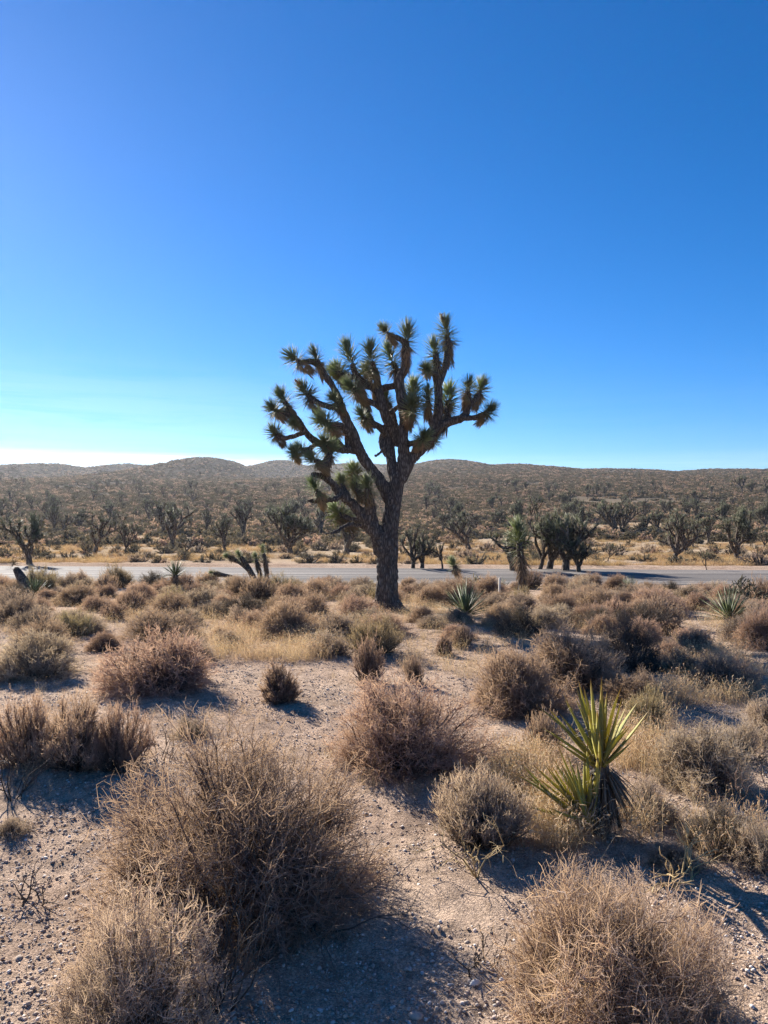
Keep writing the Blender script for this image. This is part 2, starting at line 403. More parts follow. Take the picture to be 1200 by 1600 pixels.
M['cholla_pale'] = plant_mat('pale_cholla_stem', [(0, (.20, .18, .10)), (1, (.44, .40, .24))], 0.2, 0.8, 0.1)
M['pebble'] = plant_mat('pebble', [(0, (.26, .20, .16)), (0.5, (.44, .345, .275)), (0.9, (.56, .475, .40)), (1, (.66, .61, .55))], 0.0, 0.85, 0.0)
M['white_stone'] = plant_mat('white_stone', [(0, (.62, .58, .53)), (1, (.75, .71, .66))], 0.0, 0.8, 0.0)
M['post'] = plant_mat('post_paint', [(0, (.45, .40, .34)), (1, (.62, .58, .52))], 0.0, 0.7, 0.0)

# ------------------------------------------------------------------ ground and road
def build_ground():
    cx, cy = 0.0, -1.5
    a1 = np.linspace(-R(36), R(36), 440)
    a2 = np.linspace(R(36), 2 * PI - R(36), 72)[1:-1]
    an = np.concatenate([a1, a2])
    rr = np.concatenate([np.geomspace(0.5, 3.0, 14)[:-1], np.geomspace(3.0, 6000, 500)])
    A, RR = np.meshgrid(an, rr)
    X = cx + RR * np.sin(A); Y = cy + RR * np.cos(A)
    Z = ground(X.ravel(), Y.ravel()).reshape(X.shape)
    # the road bed lies a little lower than the road surface
    V = np.stack([X, Y, Z], -1).reshape(-1, 3)
    n, m = len(rr), len(an)
    idx = np.arange(n * m).reshape(n, m); nx = np.roll(idx, -1, 1)
    Q = np.stack([idx[:-1], idx[1:], nx[1:], nx[:-1]], -1).reshape(-1, 4)
    V = np.vstack([V, [[cx, cy, gz(cx, cy)]]])
    T = np.stack([np.full(m, n * m), idx[0], nx[0]], -1)
    # face winding: make the sheet face up
    me = mesh_np('ground', V, [Q[:, ::-1], T[:, ::-1]], M['ground'], smooth=True)
    o = obj('ground', me); tag(o, 'pinkish tan gravelly desert soil', kind='structure')
build_ground()
def build_road():
    xs = np.concatenate([np.linspace(-900, -40, 60)[:-1], np.linspace(-40, 40, 220), np.linspace(40, 900, 60)[1:]])
    ts = np.linspace(-1, 1, 15)
    X, T = np.meshgrid(xs, ts, indexing='ij')
    ed = 0.22 * fbm(X / 1.3, T * 0 + np.sign(T) * 7, 3, 44)
    Y = road_c(X) + T * (ROAD_HALF + np.abs(T) ** 6 * ed * 2)
    Z = ROAD_Z + 0.012 + 0.05 * (1 - T * T) + 0.012 * np.sin(T * 9.5) * (1 - T ** 4) + 0.02 * fbm(X / 3, Y / 0.8, 2, 77)
    Z = np.where(np.abs(T) > .99, ROAD_Z - 0.03, Z)
    V = np.stack([X, Y, Z], -1).reshape(-1, 3)
    idx = np.arange(V.shape[0]).reshape(X.shape)
    Q = np.stack([idx[:-1, :-1], idx[1:, :-1], idx[1:, 1:], idx[:-1, 1:]], -1).reshape(-1, 4)
    o = obj('gravel_road', mesh_np('gravel_road', V, [Q], M['road'], smooth=True))
    tag(o, 'pale grey graded gravel road crossing behind the big tree', kind='structure')
build_road()

LANDMARKS = [(0, 'the left picture edge'), (275, 'the short trunked yucca'), (400, 'the fallen limbs'), (603, 'the big trunk'),
             (815, 'the young joshua tree'), (1142, 'the right hand yucca'), (1200, 'the right picture edge')]
ORD = ['first', 'second', 'third', 'fourth', 'fifth', 'sixth', 'seventh', 'eighth', 'ninth', 'tenth', 'eleventh', 'twelfth', 'thirteenth',
       'fourteenth', 'fifteenth', 'sixteenth', 'seventeenth', 'eighteenth', 'nineteenth', 'twentieth']
def label_by_place(items, what, bands):
    """items: (object, column, row); bands: (lowest row of the band, phrase). Counts outward from the nearest landmark."""
    cells = {}
    for o, u, v in items:
        b = next(i for i, (lo, ph) in enumerate(bands) if v < lo or i == len(bands) - 1)
        k = min(range(len(LANDMARKS)), key=lambda i: abs(LANDMARKS[i][0] - u)); side = u >= LANDMARKS[k][0]
        if k == 0: side = True
        if k == len(LANDMARKS) - 1: side = False
        cells.setdefault((b, k, side), []).append((abs(u - LANDMARKS[k][0]), o))
    for (b, k, side), q in cells.items():
        q.sort(key=lambda e: e[0])
        for i, (_, o) in enumerate(q):
            o['label'] = '%s %s %s of %s, %s' % (ORD[i] if i < 20 else 'outermost', what, 'right' if side else 'left', LANDMARKS[k][1], bands[b][1])
# ------------------------------------------------------------------ shrubs
def lumpy(r, n=9, amp=0.34):
    """random lobed radius multiplier over directions"""
    c = unit(r.normal(size=(n, 3)) + np.array([0, 0, .4])); a = r.uniform(-amp, amp, n); k = r.uniform(3, 8, n)
    def f(d):
        return 1 + (a * np.exp(k * (d @ c.T - 1))).sum(-1)
    return f
def shrub_arrays(seed, rad=0.5, hgt=0.55, n0=70, n1=600, n2=5000, tw=0.0016, upright=0.0, leafy=0.0, droop=0.0, fork=0.35, leaf_size=1.0):
    """returns (stems Acc, twigs Acc) of an intricately branched dry desert shrub, base at the origin"""
    r = np.random.default_rng(seed)
    lum = lumpy(r)
    sc = np.array([rad, rad, hgt])
    # main stems
    az = r.uniform(0, 2 * PI, n0); el = np.arcsin(r.uniform(0.0 + upright * .45, 1.0, n0) ** (1.15 - .15 * upright))
    d = np.stack([np.cos(az) * np.cos(el), np.sin(az) * np.cos(el), np.sin(el)], -1)
    tip = d * sc * (lum(d) * r.uniform(.62, .9, n0))[:, None]
    base = np.stack([r.normal(0, .10 * rad, n0), r.normal(0, .10 * rad, n0), np.full(n0, -0.03)], -1)
    K = 6; t = np.linspace(0, 1, K)[None, :, None]
    ctrl = base * .5 + tip * .5 + np.stack([d[:, 0] * .10 * rad, d[:, 1] * .10 * rad, -0.10 * hgt * np.ones(n0) * (1 - upright)], -1) + r.normal(0, .05 * rad, (n0, 3))
    P0 = base[:, None] * (1 - t) ** 2 + 2 * ctrl[:, None] * t * (1 - t) + tip[:, None] * t ** 2
    P0[:, 1:-1] += r.normal(0, .018 * rad, (n0, K - 2, 3))
    P0[..., 2] = np.maximum(P0[..., 2], -0.03 + 0.05 * t[..., 0])
    w0 = r.uniform(.8, 1.6, n0)[:, None] * np.linspace(5.6, 1.5, K)[None] * tw
    st = Acc(); tubes(st, P0, w0, 4, np.linspace(0, 1, K)[None] * np.ones((n0, 1)) * r.uniform(.4, 1, (n0, 1)), r)
    # side branches
    def grow(P, n, tmin, ln, K2, spread, outw):
        i = r.integers(0, len(P), n); tt = r.uniform(tmin, 1.0, n) ** 0.8
        p, tg = at_t(P, i, tt)
        rad_d = unit(p / sc + 1e-6) * np.array([1, 1, 1])
        dr = unit(tg * (1 - spread) + r.normal(size=(n, 3)) * spread + rad_d * outw + np.array([0, 0, upright * 1.2 + .12 - droop]))
        ll = ln * r.uniform(.55, 1.25, n)
        e = p + dr * ll[:, None]
        # keep tips within the lobed outline
        q = e / sc; qn = np.linalg.norm(q, axis=1); lim = lum(unit(q)) * (r.uniform(.88, 1.08, n) + .16 * (r.random(n) > .93))
        over = np.maximum(qn / lim, 1.0); e = np.where((over > 1)[:, None], p + (e - p) * np.clip(1.6 - over * .6, .25, 1)[:, None], e)
        e[:, 2] = np.maximum(e[:, 2], 0.01)
        t = np.linspace(0, 1, K2)[None, :, None]
        Q = p[:, None] * (1 - t) + e[:, None] * t
        if K2 > 2:
            Q[:, 1:-1] += r.normal(0, .09, (n, K2 - 2, 3)) * ll[:, None, None]
        return Q, np.linalg.norm(e / sc, axis=1)
    P1, h1 = grow(P0, n1, .30, .36 * rad, 4, .45, .3)
    w1 = r.uniform(.8, 1.3, n1)[:, None] * np.linspace(1.5, .8, 4)[None] * tw
    tw_acc = Acc()
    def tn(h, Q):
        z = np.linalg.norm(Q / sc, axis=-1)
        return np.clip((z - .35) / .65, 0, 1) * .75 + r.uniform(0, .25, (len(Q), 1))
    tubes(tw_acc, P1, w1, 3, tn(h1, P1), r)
    PP = np.concatenate([P1, P1, P0[:, 2:]]) if P0[:, 2:].shape[1] == 4 else P1
    P2, h2 = grow(PP, n2, .25, .17 * rad, 3, .55, .28)
    w2 = r.uniform(.7, 1.25, n2)[:, None] * np.array([[1.0, .8, .45]]) * tw
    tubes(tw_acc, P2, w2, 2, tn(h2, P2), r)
    n3 = int(n2 * .9)
    P3, h3 = grow(P2, n3, .3, .075 * rad, 2, .75, .2)
    w3 = r.uniform(.7, 1.2, n3)[:, None] * np.array([[.75, .4]]) * tw
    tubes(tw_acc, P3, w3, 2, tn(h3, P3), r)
    nl = int(n2 * leafy)
    if nl:     # tiny dry leaves and burst seed husks
        i = r.integers(0, n3, nl); c, tg = at_t(P3, i, r.uniform(.2, 1, nl))
        a = unit(tg + r.normal(size=(nl, 3)) * .8); b = perp(a, r)
        s1 = (r.uniform(2.0, 4.2, nl) * tw * leaf_size)[:, None]; s2 = s1 * .38
        V = np.stack([c, c + a * s1 * .5 + b * s2, c + a * s1, c + a * s1 * .5 - b * s2], 1)
        q = np.arange(nl * 4).reshape(-1, 4)
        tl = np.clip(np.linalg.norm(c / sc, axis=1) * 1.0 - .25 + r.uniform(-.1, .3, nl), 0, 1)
        tw_acc.add(V.reshape(-1, 3), Q=q, tint=np.repeat(tl, 4))
    return st, tw_acc
_shr = {}
def shrub_meshes(key, mat='twig', **kw):
    if (key, mat) not in _shr:
        st, tw = shrub_arrays(**kw)
        _shr[(key, mat)] = (st.mesh('woody_stems_' + str(key), M['stem']), tw.mesh('twigs_' + str(key), M[mat]), kw.get('rad', .5), kw.get('hgt', .55))
    return _shr[(key, mat)]
SHRUB_SITES = []
def place_shrub(ms, p, w, h, rz, label, group=None, name='desert_shrub', cat='shrub', parts=True, tilt=0.0):
    """w: full width, h: height in metres"""
    s, t, rad, hg = ms
    o = empty(name, (p[0], p[1], p[2] - 0.01), rz, (w / 2 / rad, w / 2 / rad, h / hg))
    if tilt: o.rotation_euler.x = tilt
    a = obj('woody_stems', s, o); a['kind'] = 'stuff'
    b = obj('twig_crown', t, o); b['kind'] = 'stuff'
    tag(o, label, cat, group)
    SHRUB_SITES.append((p[0], p[1], w / 2))
    return o
def shrub_px(ms, u, v, wpx, hpx, rz, label, group=None, **kw):
    p = pix(u, v); d = p.y
    return place_shrub(ms, p, wpx * d / FPX, hpx * d / FPX, rz, label, group, **kw)

# the near shrubs, each with a mesh of its own
NEAR = dict(n0=150, n1=2200, n2=17000, leafy=1.7)
shrub_px(shrub_meshes('A', 'twig', seed=1, rad=.55, hgt=.66, tw=.00125, **NEAR), 375, 1395, 430, 250, .4,
         'largest rounded brown twiggy shrub, in front of the others left of centre')
shrub_px(shrub_meshes('B', 'twig_grey', seed=2, rad=.36, hgt=.46, tw=.0011, n0=110, n1=1300, n2=11000, leafy=1.6), 192, 1622, 275, 226, 1.4,
         'straw brown twiggy shrub cut by the bottom edge, leftmost in front')
shrub_px(shrub_meshes('C', 'twig', seed=37, rad=.44, hgt=.42, tw=.001, n0=90, n1=1600, n2=13500, leafy=2.0), 955, 1583, 430, 252, 3.4,
         'pale grey beige thicket of fine twigs cut by the bottom edge, right of centre')
shrub_px(shrub_meshes('D', 'twig', seed=4, rad=.45, hgt=.50, tw=.0014, n0=120, n1=1500, n2=11000, leafy=1.6), 628, 1192, 235, 122, .2,
         'domed brown shrub in the middle of the clearing with bare sand on its left')
UP = dict(n0=220, n1=1500, n2=6000, upright=.75, leafy=.9)
shrub_px(shrub_meshes('E', 'twig_grey', seed=5, rad=.28, hgt=.36, tw=.0011, **UP), 752, 1315, 200, 112, .9,
         'low grey shrub of upright brushy stems left of the near yucca')
fm = shrub_meshes('F', 'twig', seed=6, rad=.30, hgt=.46, tw=.0015, n0=80, n1=900, n2=6000, upright=.35, leafy=1.0)
shrub_px(fm, 42, 1192, 110, 115, .3, 'brown shrub at the left edge, leftmost of three grown together')
shrub_px(fm, 118, 1198, 130, 122, 2.0, 'tallest brown shrub of three grown together near the left edge')
shrub_px(fm, 188, 1202, 92, 112, 4.0, 'upright shrub at the right end of three grown together near the left edge')
mid1 = shrub_meshes('m1', 'twig', seed=7, rad=.5, hgt=.56, tw=.0019, n0=100, n1=1100, n2=8000, leafy=1.5)
mid2 = shrub_meshes('m2', 'twig', seed=8, rad=.5, hgt=.52, tw=.0019, n0=100, n1=1100, n2=8000, leafy=1.5)
mid3 = shrub_meshes('m3', 'twig_grey', seed=9, rad=.5, hgt=.60, tw=.0019, n0=100, n1=1100, n2=8000, leafy=1.5)
midd = shrub_meshes('md', 'twig_dark', seed=10, rad=.5, hgt=.60, tw=.0019, n0=100, n1=1100, n2=6500, leafy=1.5)
midu = shrub_meshes('mu', 'twig', seed=12, rad=.4, hgt=.50, tw=.0022, n0=110, n1=500, n2=1800, upright=.7, leafy=.5)
ball = shrub_meshes('ball', 'twig', seed=13, rad=.18, hgt=.40, tw=.0017, n0=90, n1=600, n2=3000, upright=.45, leafy=.8)
shrub_px(mid3, 58, 1055, 150, 84, .5, 'grey brown rounded shrub at the left edge behind the grown together trio')
shrub_px(mid1, 252, 1075, 185, 92, 1.1, 'broad rounded shrub on the left with its dark shadow on open sand')
shrub_px(ball, 440, 1097, 78, 82, .1, 'small upright egg shaped shrub alone on pale sand')
shrub_px(midu, 575, 1067, 62, 70, .7, 'small flaring shrub standing between the egg shaped shrub and tree')
shrub_px(midu, 648, 1067, 38, 44, 2.7, 'smallest thin shrub on the sandy strip below the tree')
shrub_px(ball, 692, 1023, 36, 40, 3.7, 'little reddish brown shrub just below and right of the tree base')
shrub_px(mid2, 812, 1108, 165, 108, .2, 'rounded golden brown shrub nearer of two left of the dark shrub')
shrub_px(mid1, 892, 1068, 165, 92, 2.9, 'broad golden brown shrub farther of two beside the dark shrub')
shrub_px(midd, 988, 1045, 100, 92, .9, 'dark almost leafless shrub behind the golden brown pair')
shrub_px(mid3, 1090, 1228, 165, 130, 3.1, 'open twiggy shrub right of the near yucca')
shrub_px(mid1, 992, 1100, 110, 56, 5.0, 'low reddish brown shrub behind the near yucca')
shrub_px(mid2, 1188, 1012, 90, 72, 4.1, 'rust brown shrub cut by the right edge of the picture')
shrub_px(midd, 812, 992, 84, 52, 2.2, 'dark shrub behind the golden pair, below the young joshua tree')
shrub_px(mid2, 945, 990, 70, 36, 1.5, 'low dark brown shrub in front of the road shrubs, right of centre')
shrub_px(ball, 1052, 992, 46, 34, 1.0, 'small dark round shrub left of the right hand yucca')
shrub_px(mid1, 930, 955, 92, 40, .6, 'wide brown shrub just before the road, right of the young joshua tree')
shrub_px(mid2, 1020, 945, 70, 30, 2.6, 'brown shrub just before the road, left of the right hand yucca')
shrub_px(mid3, 868, 975, 70, 40, 3.6, 'grey shrub beside the dark shrub below the young joshua tree')
shrub_px(mid1, 672, 945, 55, 34, 4.6, 'brown shrub right beside the big tree trunk')
shrub_px(mid1, 405, 985, 80, 36, 4.6, 'brown shrub amid the golden grass left of the tree')
shrub_px(mid2, 352, 958, 52, 34, 0.6, 'round brown shrub standing above the golden grass left of the tree')
shrub_px(mid3, 120, 985, 95, 42, 2.6, 'grey brown shrub beside the open sand patch at far left')
shrub_px(mid1, 252, 995, 130, 44, 2.9, 'low shrub directly behind the broad rounded shrub on the left')
# the belt of shrubs between the clearing and the road
FREE = [(590, 990, 700, 1075), (340, 1085, 520, 1190), (130, 985, 180, 1040), (560, 1180, 660, 1600)]
midg = shrub_meshes('mg', 'twig_green', seed=14, rad=.5, hgt=.55, tw=.002, n0=120, n1=900, n2=4500, upright=.5, leafy=.9)
mido = shrub_meshes('mo', 'twig_grey', seed=15, rad=.5, hgt=.5, tw=.002, n0=60, n1=500, n2=2600, leafy=.6)
belt = [mid1, mid2, mid3, mido, mid1, mid2, mid3, midu, mid1, midd, mido, midg, mid2, mid3]
for (ms, u, v, w, h, rz, lab) in [
    (midg, 1005, 1150, 70, 70, .3, 'olive green brushy shrub right behind the near yucca'),
    (mido, 1150, 1185, 100, 80, 1.3, 'sparse pale shrub behind the open twiggy shrub at the right'),
    (mid3, 1195, 1160, 80, 90, 2.3, 'grey shrub cut by the right edge behind the open twiggy shrub'),
    (mido, 1010, 1278, 130, 72, 3.3, 'low sparse shrub in the shade right of the near yucca base'),
    (midd, 1120, 1318, 130, 70, 4.3, 'low dark shrub in the shade at the right, by the yellow stalk'),
    (mido, 1190, 1350, 110, 80, 5.3, 'sparse pale shrub cut by the right edge in the shade'),
    (mid3, 1050, 1345, 90, 40, 2.2, 'low twiggy shrub in the shade left of the yellow stalk'),
    (mido, 880, 1265, 80, 50, 2.5, 'low sparse shrub at the left foot of the near yucca'),
    (mido, 20, 1300, 70, 36, .5, 'low sparse twigs at the left edge on sunlit gravel'),
    (midu, 850, 1180, 80, 66, .8, 'pale brushy shrub left behind the near yucca'),
    (mido, 800, 1215, 90, 60, 1.8, 'low sparse pale shrub behind the upright grey shrub'),
    (mid1, 1130, 1075, 110, 55, 2.8, 'broad tan shrub amid pale grass near the right edge'),
    (mido, 1070, 1050, 90, 44, 3.8, 'open grey shrub amid pale grass right of the dark shrub'),
    (midu, 720, 1010, 50, 34, 4.8, 'small brushy shrub between tree base and golden pair'),
    (mido, 300, 1150, 70, 40, 5.8, 'low sparse shrub in front of the broad rounded shrub on the left'),
    (mido, 500, 1010, 90, 34, .9, 'low straw shrub at the right end of the golden grass'),
    (mid2, 165, 1015, 60, 34, 1.9, 'small shrub between the sand patch and broad rounded shrub'),
    (mido, 545, 985, 70, 32, 2.9, 'low pale shrub just left of the tree base')]:
    shrub_px(ms, u, v, w, h, rz, lab)
def project(p):
    return 600 + FPX * p[0] / p[1], 800 - FPX * (p[2] - CAM_Z) / p[1]
rb = np.random.default_rng(21)
tries = 0; nb = 0; belt_items = []
while nb < 185 and tries < 5000:
    tries += 1
    y = 8.2 + (rb.random() ** 0.8) * 12.6; x = (rb.random() * 2 - 1) * (0.50 * y + 0.25)
    if y > road_c(x) - 3.9: continue
    w = rb.uniform(.45, 1.0) * (1 if y > 10 else .8)
    z = gz(x, y); u, v = project((x, y, z))
    if abs(x - 0.0) < .75 and abs(y - 13) < 1.2: continue
    if any(a < u < c and b < v < e for a, b, c, e in FREE): continue
    if any(math.hypot(x - a, y - b) < (w / 2 + c) * .64 for a, b, c in SHRUB_SITES): continue
    if vn2(x / 2.2, y / 2.2, 91) < .30: continue
    bo = place_shrub(belt[rb.integers(len(belt))], (x, y, z), w, w * rb.uniform(.42, .62), rb.uniform(0, 6.28),
                'dry brown shrub in the crowded belt between clearing and road', 'belt of dry shrubs in front of the road')
    nb += 1; belt_items.append((bo, u, v))
label_by_place(belt_items, 'dry shrub', [(922, 'in the row along the road'), (945, 'in the middle of the shrub belt'), (9999, 'in the front of the shrub belt')])

# the scrub goes on to both sides of the picture
n_ = 0; tries = 0; side_n = {-1: [], 1: []}
while n_ < 36 and tries < 3000:
    tries += 1
    y = 2.4 + 17 * rb.random() ** 1.2; sd = -1 if rb.random() < .5 else 1; x = sd * (.5 * y + .55 + 4.5 * rb.random())
    if y > road_c(x) - 4.2: continue
    w = rb.uniform(.5, 1.0)
    if abs(x) < .5 * y + w * .55 + .1 or len(side_n[sd]) > 18: continue
    if any(math.hypot(x - a, y - b) < (w / 2 + c) * .8 for a, b, c in SHRUB_SITES): continue
    so = place_shrub(belt[rb.integers(len(belt))], (x, y, gz(x, y)), w, w * rb.uniform(.45, .62), rb.uniform(0, 6.28),
                'dry shrub standing beside the clearing outside the picture', 'shrubs to both sides of the picture'); n_ += 1; side_n[sd].append((y, so))
for sd, q in side_n.items():
    q.sort(key=lambda e: e[0])
    for i, (_, so) in enumerate(q):
        so['label'] = 'dry shrub outside the %s picture edge, %s' % ('left' if sd < 0 else 'right', 'nearest one' if i == 0 else '%s nearest one' % ORD[i] if i < 20 else 'number %d from the front' % (i + 1))
# ------------------------------------------------------------------ the big joshua tree
TREE_D = 13.0
def zp(zx, zy, dd):
    """zoomed picture coordinates of the tree + depth offset -> world"""
    u = 380 + zx / 2.857; v = 470 + zy / 2.857; d = TREE_D + dd
    return np.array([(u - 600) / FPX * d, d, CAM_Z - (v - 800) / FPX * d])
RS = TREE_D / FPX / 2.857
# polyline (x, y, radius px), depth at its start and end, rosette scale (0 none), rosette axis length
CH = [
 ([(648,1425,80),(645,1385,64),(640,1300,51),(643,1200,48),(650,1050,44),(668,920,37),(678,840,35),(690,780,34)], 0, 0, 0, 0),
 # left big limb
 ([(660,890,32),(608,800,25),(552,725,24),(515,665,25),(492,595,22),(462,530,20),(432,455,17),(402,385,15),(350,310,14),(328,262,14)], 0, -.35, 1.0, .14),
 ([(345,300,13),(305,272,12),(262,276,12),(238,266,12)], -.3, -.45, 1.05, .12),
 ([(440,480,15),(372,470,14),(318,447,14),(285,418,15)], -.25, .15, 1.1, .2),
 ([(446,500,14),(425,475,14),(415,455,14)], -.2, -.4, 1.0, .2),
 ([(515,665,22),(445,662,20),(385,648,18),(332,632,17),(283,592,15),(245,535,14),(212,490,14),(185,452,14)], -.05, -.7, 1.0, .14),
 ([(225,512,12),(178,502,12),(140,488,12)], -.6, -.9, 1.0, .12),
 ([(268,588,12),(215,608,12),(165,612,11),(145,592,12)], -.45, -.1, 1.0, .12),
 ([(250,560,10),(228,548,10)], -.5, -.7, .7, .08),
 ([(470,640,18),(466,590,17),(440,560,15),(400,556,14),(372,548,14)], -.05, -.55, 1.15, .14),
 ([(440,650,14),(415,620,13),(398,590,12)], 0, .4, .9, .12),
 ([(400,655,16),(385,650,15),(365,640,14)], -.2, -.6, 1.0, .12),
 ([(330,635,12),(292,662,11),(262,662,10)], -.4, -.3, .8, .1),
 ([(275,672,10),(245,690,10),(228,680,10)], -.3, -.6, .85, .1),
 # lower left limb and its arms
 ([(625,1120,42),(598,1050,34),(556,985,28),(485,905,22),(432,860,20),(392,812,17),(345,780,13),(312,776,12)], 0, -.75, 0, 0),
 ([(392,815,16),(368,770,17),(352,728,17),(318,714,13)], -.6, -.85, 1.0, .12),
 ([(360,745,16),(378,705,17),(392,675,17)], -.6, -.45, 1.0, .16),
 ([(440,870,16),(400,886,13),(345,893,12),(290,893,9)], -.45, -.8, 0, 0),
 ([(345,893,13),(335,862,14),(328,845,14)], -.7, -.8, 1.05, .14),
 ([(612,1090,36),(585,1010,30),(570,950,27),(560,890,24),(556,838,20)], 0, -.45, 1.0, .16),
 ([(556,890,18),(520,855,14),(508,830,14)], -.35, -.1, .85, .14),
 ([(520,858,14),(498,800,14),(494,770,14)], -.2, .2, 1.0, .14),
 ([(480,900,15),(452,850,14),(440,815,13)], -.4, -.1, .95, .12),
 ([(560,1015,15),(500,998,11),(455,1005,10),(415,1030,9),(372,1040,7)], -.05, -.5, 0, 0),
 ([(540,985,14),(470,970,13),(430,955,14)], 0, .55, 1.25, .2),
 # centre stems
 ([(684,810,30),(664,730,24),(655,660,22),(640,575,20)], 0, .25, 0, 0),
 ([(640,600,18),(612,565,16),(565,545,15),(535,520,14)], .2, -.2, 1.0, .12),
 ([(582,552,13),(548,490,14),(518,425,14),(498,408,14)], 0, .1, .95, .12),
 ([(640,690,12),(616,640,12),(620,590,12)], .1, .3, 0, 0),
 ([(628,655,8),(610,680,7),(590,692,8)], .1, -.05, 0, 0),
 ([(700,640,24),(668,570,22),(640,530,22),(622,470,21),(602,405,19),(545,372,17),(508,335,16),(488,285,16)], .15, .0, 1.2, .38),
 ([(508,345,14),(460,335,14),(430,322,14)], .0, .35, 1.1, .16),
 ([(470,340,12),(420,320,12),(400,312,12)], .1, .6, .9, .1),
 ([(605,410,18),(597,350,17),(585,310,17),(575,275,16)], .2, -.2, 1.2, .38),
 ([(590,345,14),(565,330,14),(552,318,13)], .2, .55, 1.0, .2),
 ([(605,400,16),(648,385,17),(685,375,17),(686,320,17),(668,275,17)], .2, .3, 1.25, .28),
 ([(615,480,14),(575,455,14),(545,440,12),(520,405,13),(492,395,13)], .2, -.4, 1.0, .12),
 ([(690,600,14),(668,505,13),(640,440,14)], .2, .7, .9, .2),
 # centre right stem
 ([(694,800,34),(716,720,29),(714,610,24),(719,530,23),(704,440,21),(698,360,22),(722,295,19),(724,225,19),(730,180,18)], 0, -.15, 1.15, .2),
 ([(725,190,14),(690,165,13),(655,150,9),(640,140,7)], -.15, -.3, .8, .1),
 ([(716,560,16),(742,520,16),(752,485,15)], 0, -.4, 1.2, .2),
 ([(745,510,14),(752,450,14),(755,425,14)], 0, .35, 1.2, .25),
 ([(655,500,13),(672,490,12),(690,470,10)], .2, .1, 0, 0),
 # right limb
 ([(700,800,30),(748,712,26),(800,655,25),(848,595,24),(868,510,22),(872,410,19),(862,335,18),(862,270,17),(858,235,16)], 0, .1, 1.2, .24),
 ([(872,370,16),(892,325,16),(908,265,16),(918,205,16),(908,150,14)], .05, .35, 1.1, .26),
 ([(860,330,12),(835,318,12),(818,308,12)], .05, -.25, .85, .08),
 ([(852,590,15),(836,530,14),(826,465,13),(824,435,13)], .05, -.3, 1.0, .2),
 ([(855,590,20),(910,545,21),(978,522,19),(1003,475,17),(1002,425,15),(1003,395,14)], .05, -.25, 1.0, .16),
 ([(1005,470,14),(1040,435,14),(1058,402,13)], -.15, .1, 1.1, .14),
 ([(975,522,15),(1035,522,14),(1070,508,13),(1092,500,13)], -.15, -.4, .9, .1),
 ([(905,548,15),(912,490,15),(914,450,14)], .05, .35, 1.25, .3),
 ([(738,640,15),(780,632,15),(800,615,14)], 0, -.3, 1.0, .16),
 ([(815,648,14),(835,630,13),(850,618,12)], 0, .6, .9, .14),
]
def leaf_blade(acc, p, d, up, ln, w, tint0, tint1, r, sag=0.0):
    """many narrow stiff blades: p,d (n,3); triangular section, tapered to a point"""
    n = len(p); a = unit(np.cross(d, up + r.normal(0, .3, (n, 3)))); b = np.cross(a, d)
    ln = np.broadcast_to(ln, (n,))[:, None]; w = np.broadcast_to(w, (n,))[:, None]
    m = p + d * ln * .42 + np.array([0, 0, -1]) * sag * ln * .12; e = p + d * ln + np.array([0, 0, -1]) * sag * ln * .5
    def tri(c, k): return np.stack([c - a * w * k, c + a * w * k, c + b * w * k * .55], 1)
    V = np.concatenate([tri(p, .9), tri(m, .8), e[:, None]], 1)      # 7 verts
    o = (np.arange(n) * 7)[:, None]
    Q = np.concatenate([o + np.array([[0, 1, 4, 3]]), o + np.array([[1, 2, 5, 4]]), o + np.array([[2, 0, 3, 5]])])
    T = np.concatenate([o + np.array([[3, 4, 6]]), o + np.array([[4, 5, 6]]), o + np.array([[5, 3, 6]])])
    t = np.stack([tint0] * 3 + [(tint0 + tint1) / 2] * 3 + [tint1], 1)
    acc.add(V.reshape(-1, 3), Q=Q, T=T, tint=t.ravel())
def rosette(seed, L, ln=.225, n=120, w=.0060):
    """leaf rosette along +Z from the origin (stem tip at z = L)"""
    r = np.random.default_rng(seed); acc = Acc()
    s = r.random(n) ** .9; s[: n // 4] = r.uniform(.85, 1.0, n // 4)
    az = np.arange(n) * 2.39996 + r.normal(0, .25, n)
    th = R(20) + (1 - s) * R(102) + r.normal(0, .24, n); th = np.clip(th, 0.03, R(128)); th[: n // 4] = np.abs(r.normal(0, .6, n // 4))
    d = np.stack([np.cos(az) * np.sin(th), np.sin(az) * np.sin(th), np.cos(th)], -1)
    p = np.stack([np.zeros(n), np.zeros(n), s * L], -1) + d * .018
    tint = np.clip(s * .8 + r.uniform(-.1, .25, n), 0, 1)
    leaf_blade(acc, p, d, np.array([0, 0, 1.]), ln * r.uniform(.78, 1.12, n), w, tint * .5, tint, r)
    return acc
def skirt(seed, L, n=110, ln=.18, w=.0062, rs=.05):
    """dead reflexed leaves clothing the stem below a rosette, from z = 0.02 down to -L"""
    r = np.random.default_rng(seed); acc = Acc()
    s = r.random(n); az = r.uniform(0, 2 * PI, n); th = R(180) - (R(9) + s ** 2 * R(46) + np.abs(r.normal(0, .09, n)))
    d = np.stack([np.cos(az) * np.sin(th), np.sin(az) * np.sin(th), np.cos(th)], -1)
    p = np.stack([np.cos(az) * rs * .7, np.sin(az) * rs * .7, .03 - (1 - s) * L], -1)
    leaf_blade(acc, p, d, np.array([0, 0, 1.]), ln * r.uniform(.6, 1.1, n), w, r.uniform(0, .6, n), r.uniform(.4, 1, n), r, .1)
    return acc
def quat_z(d):
    return Vector(d).to_track_quat('Z', 'Y')
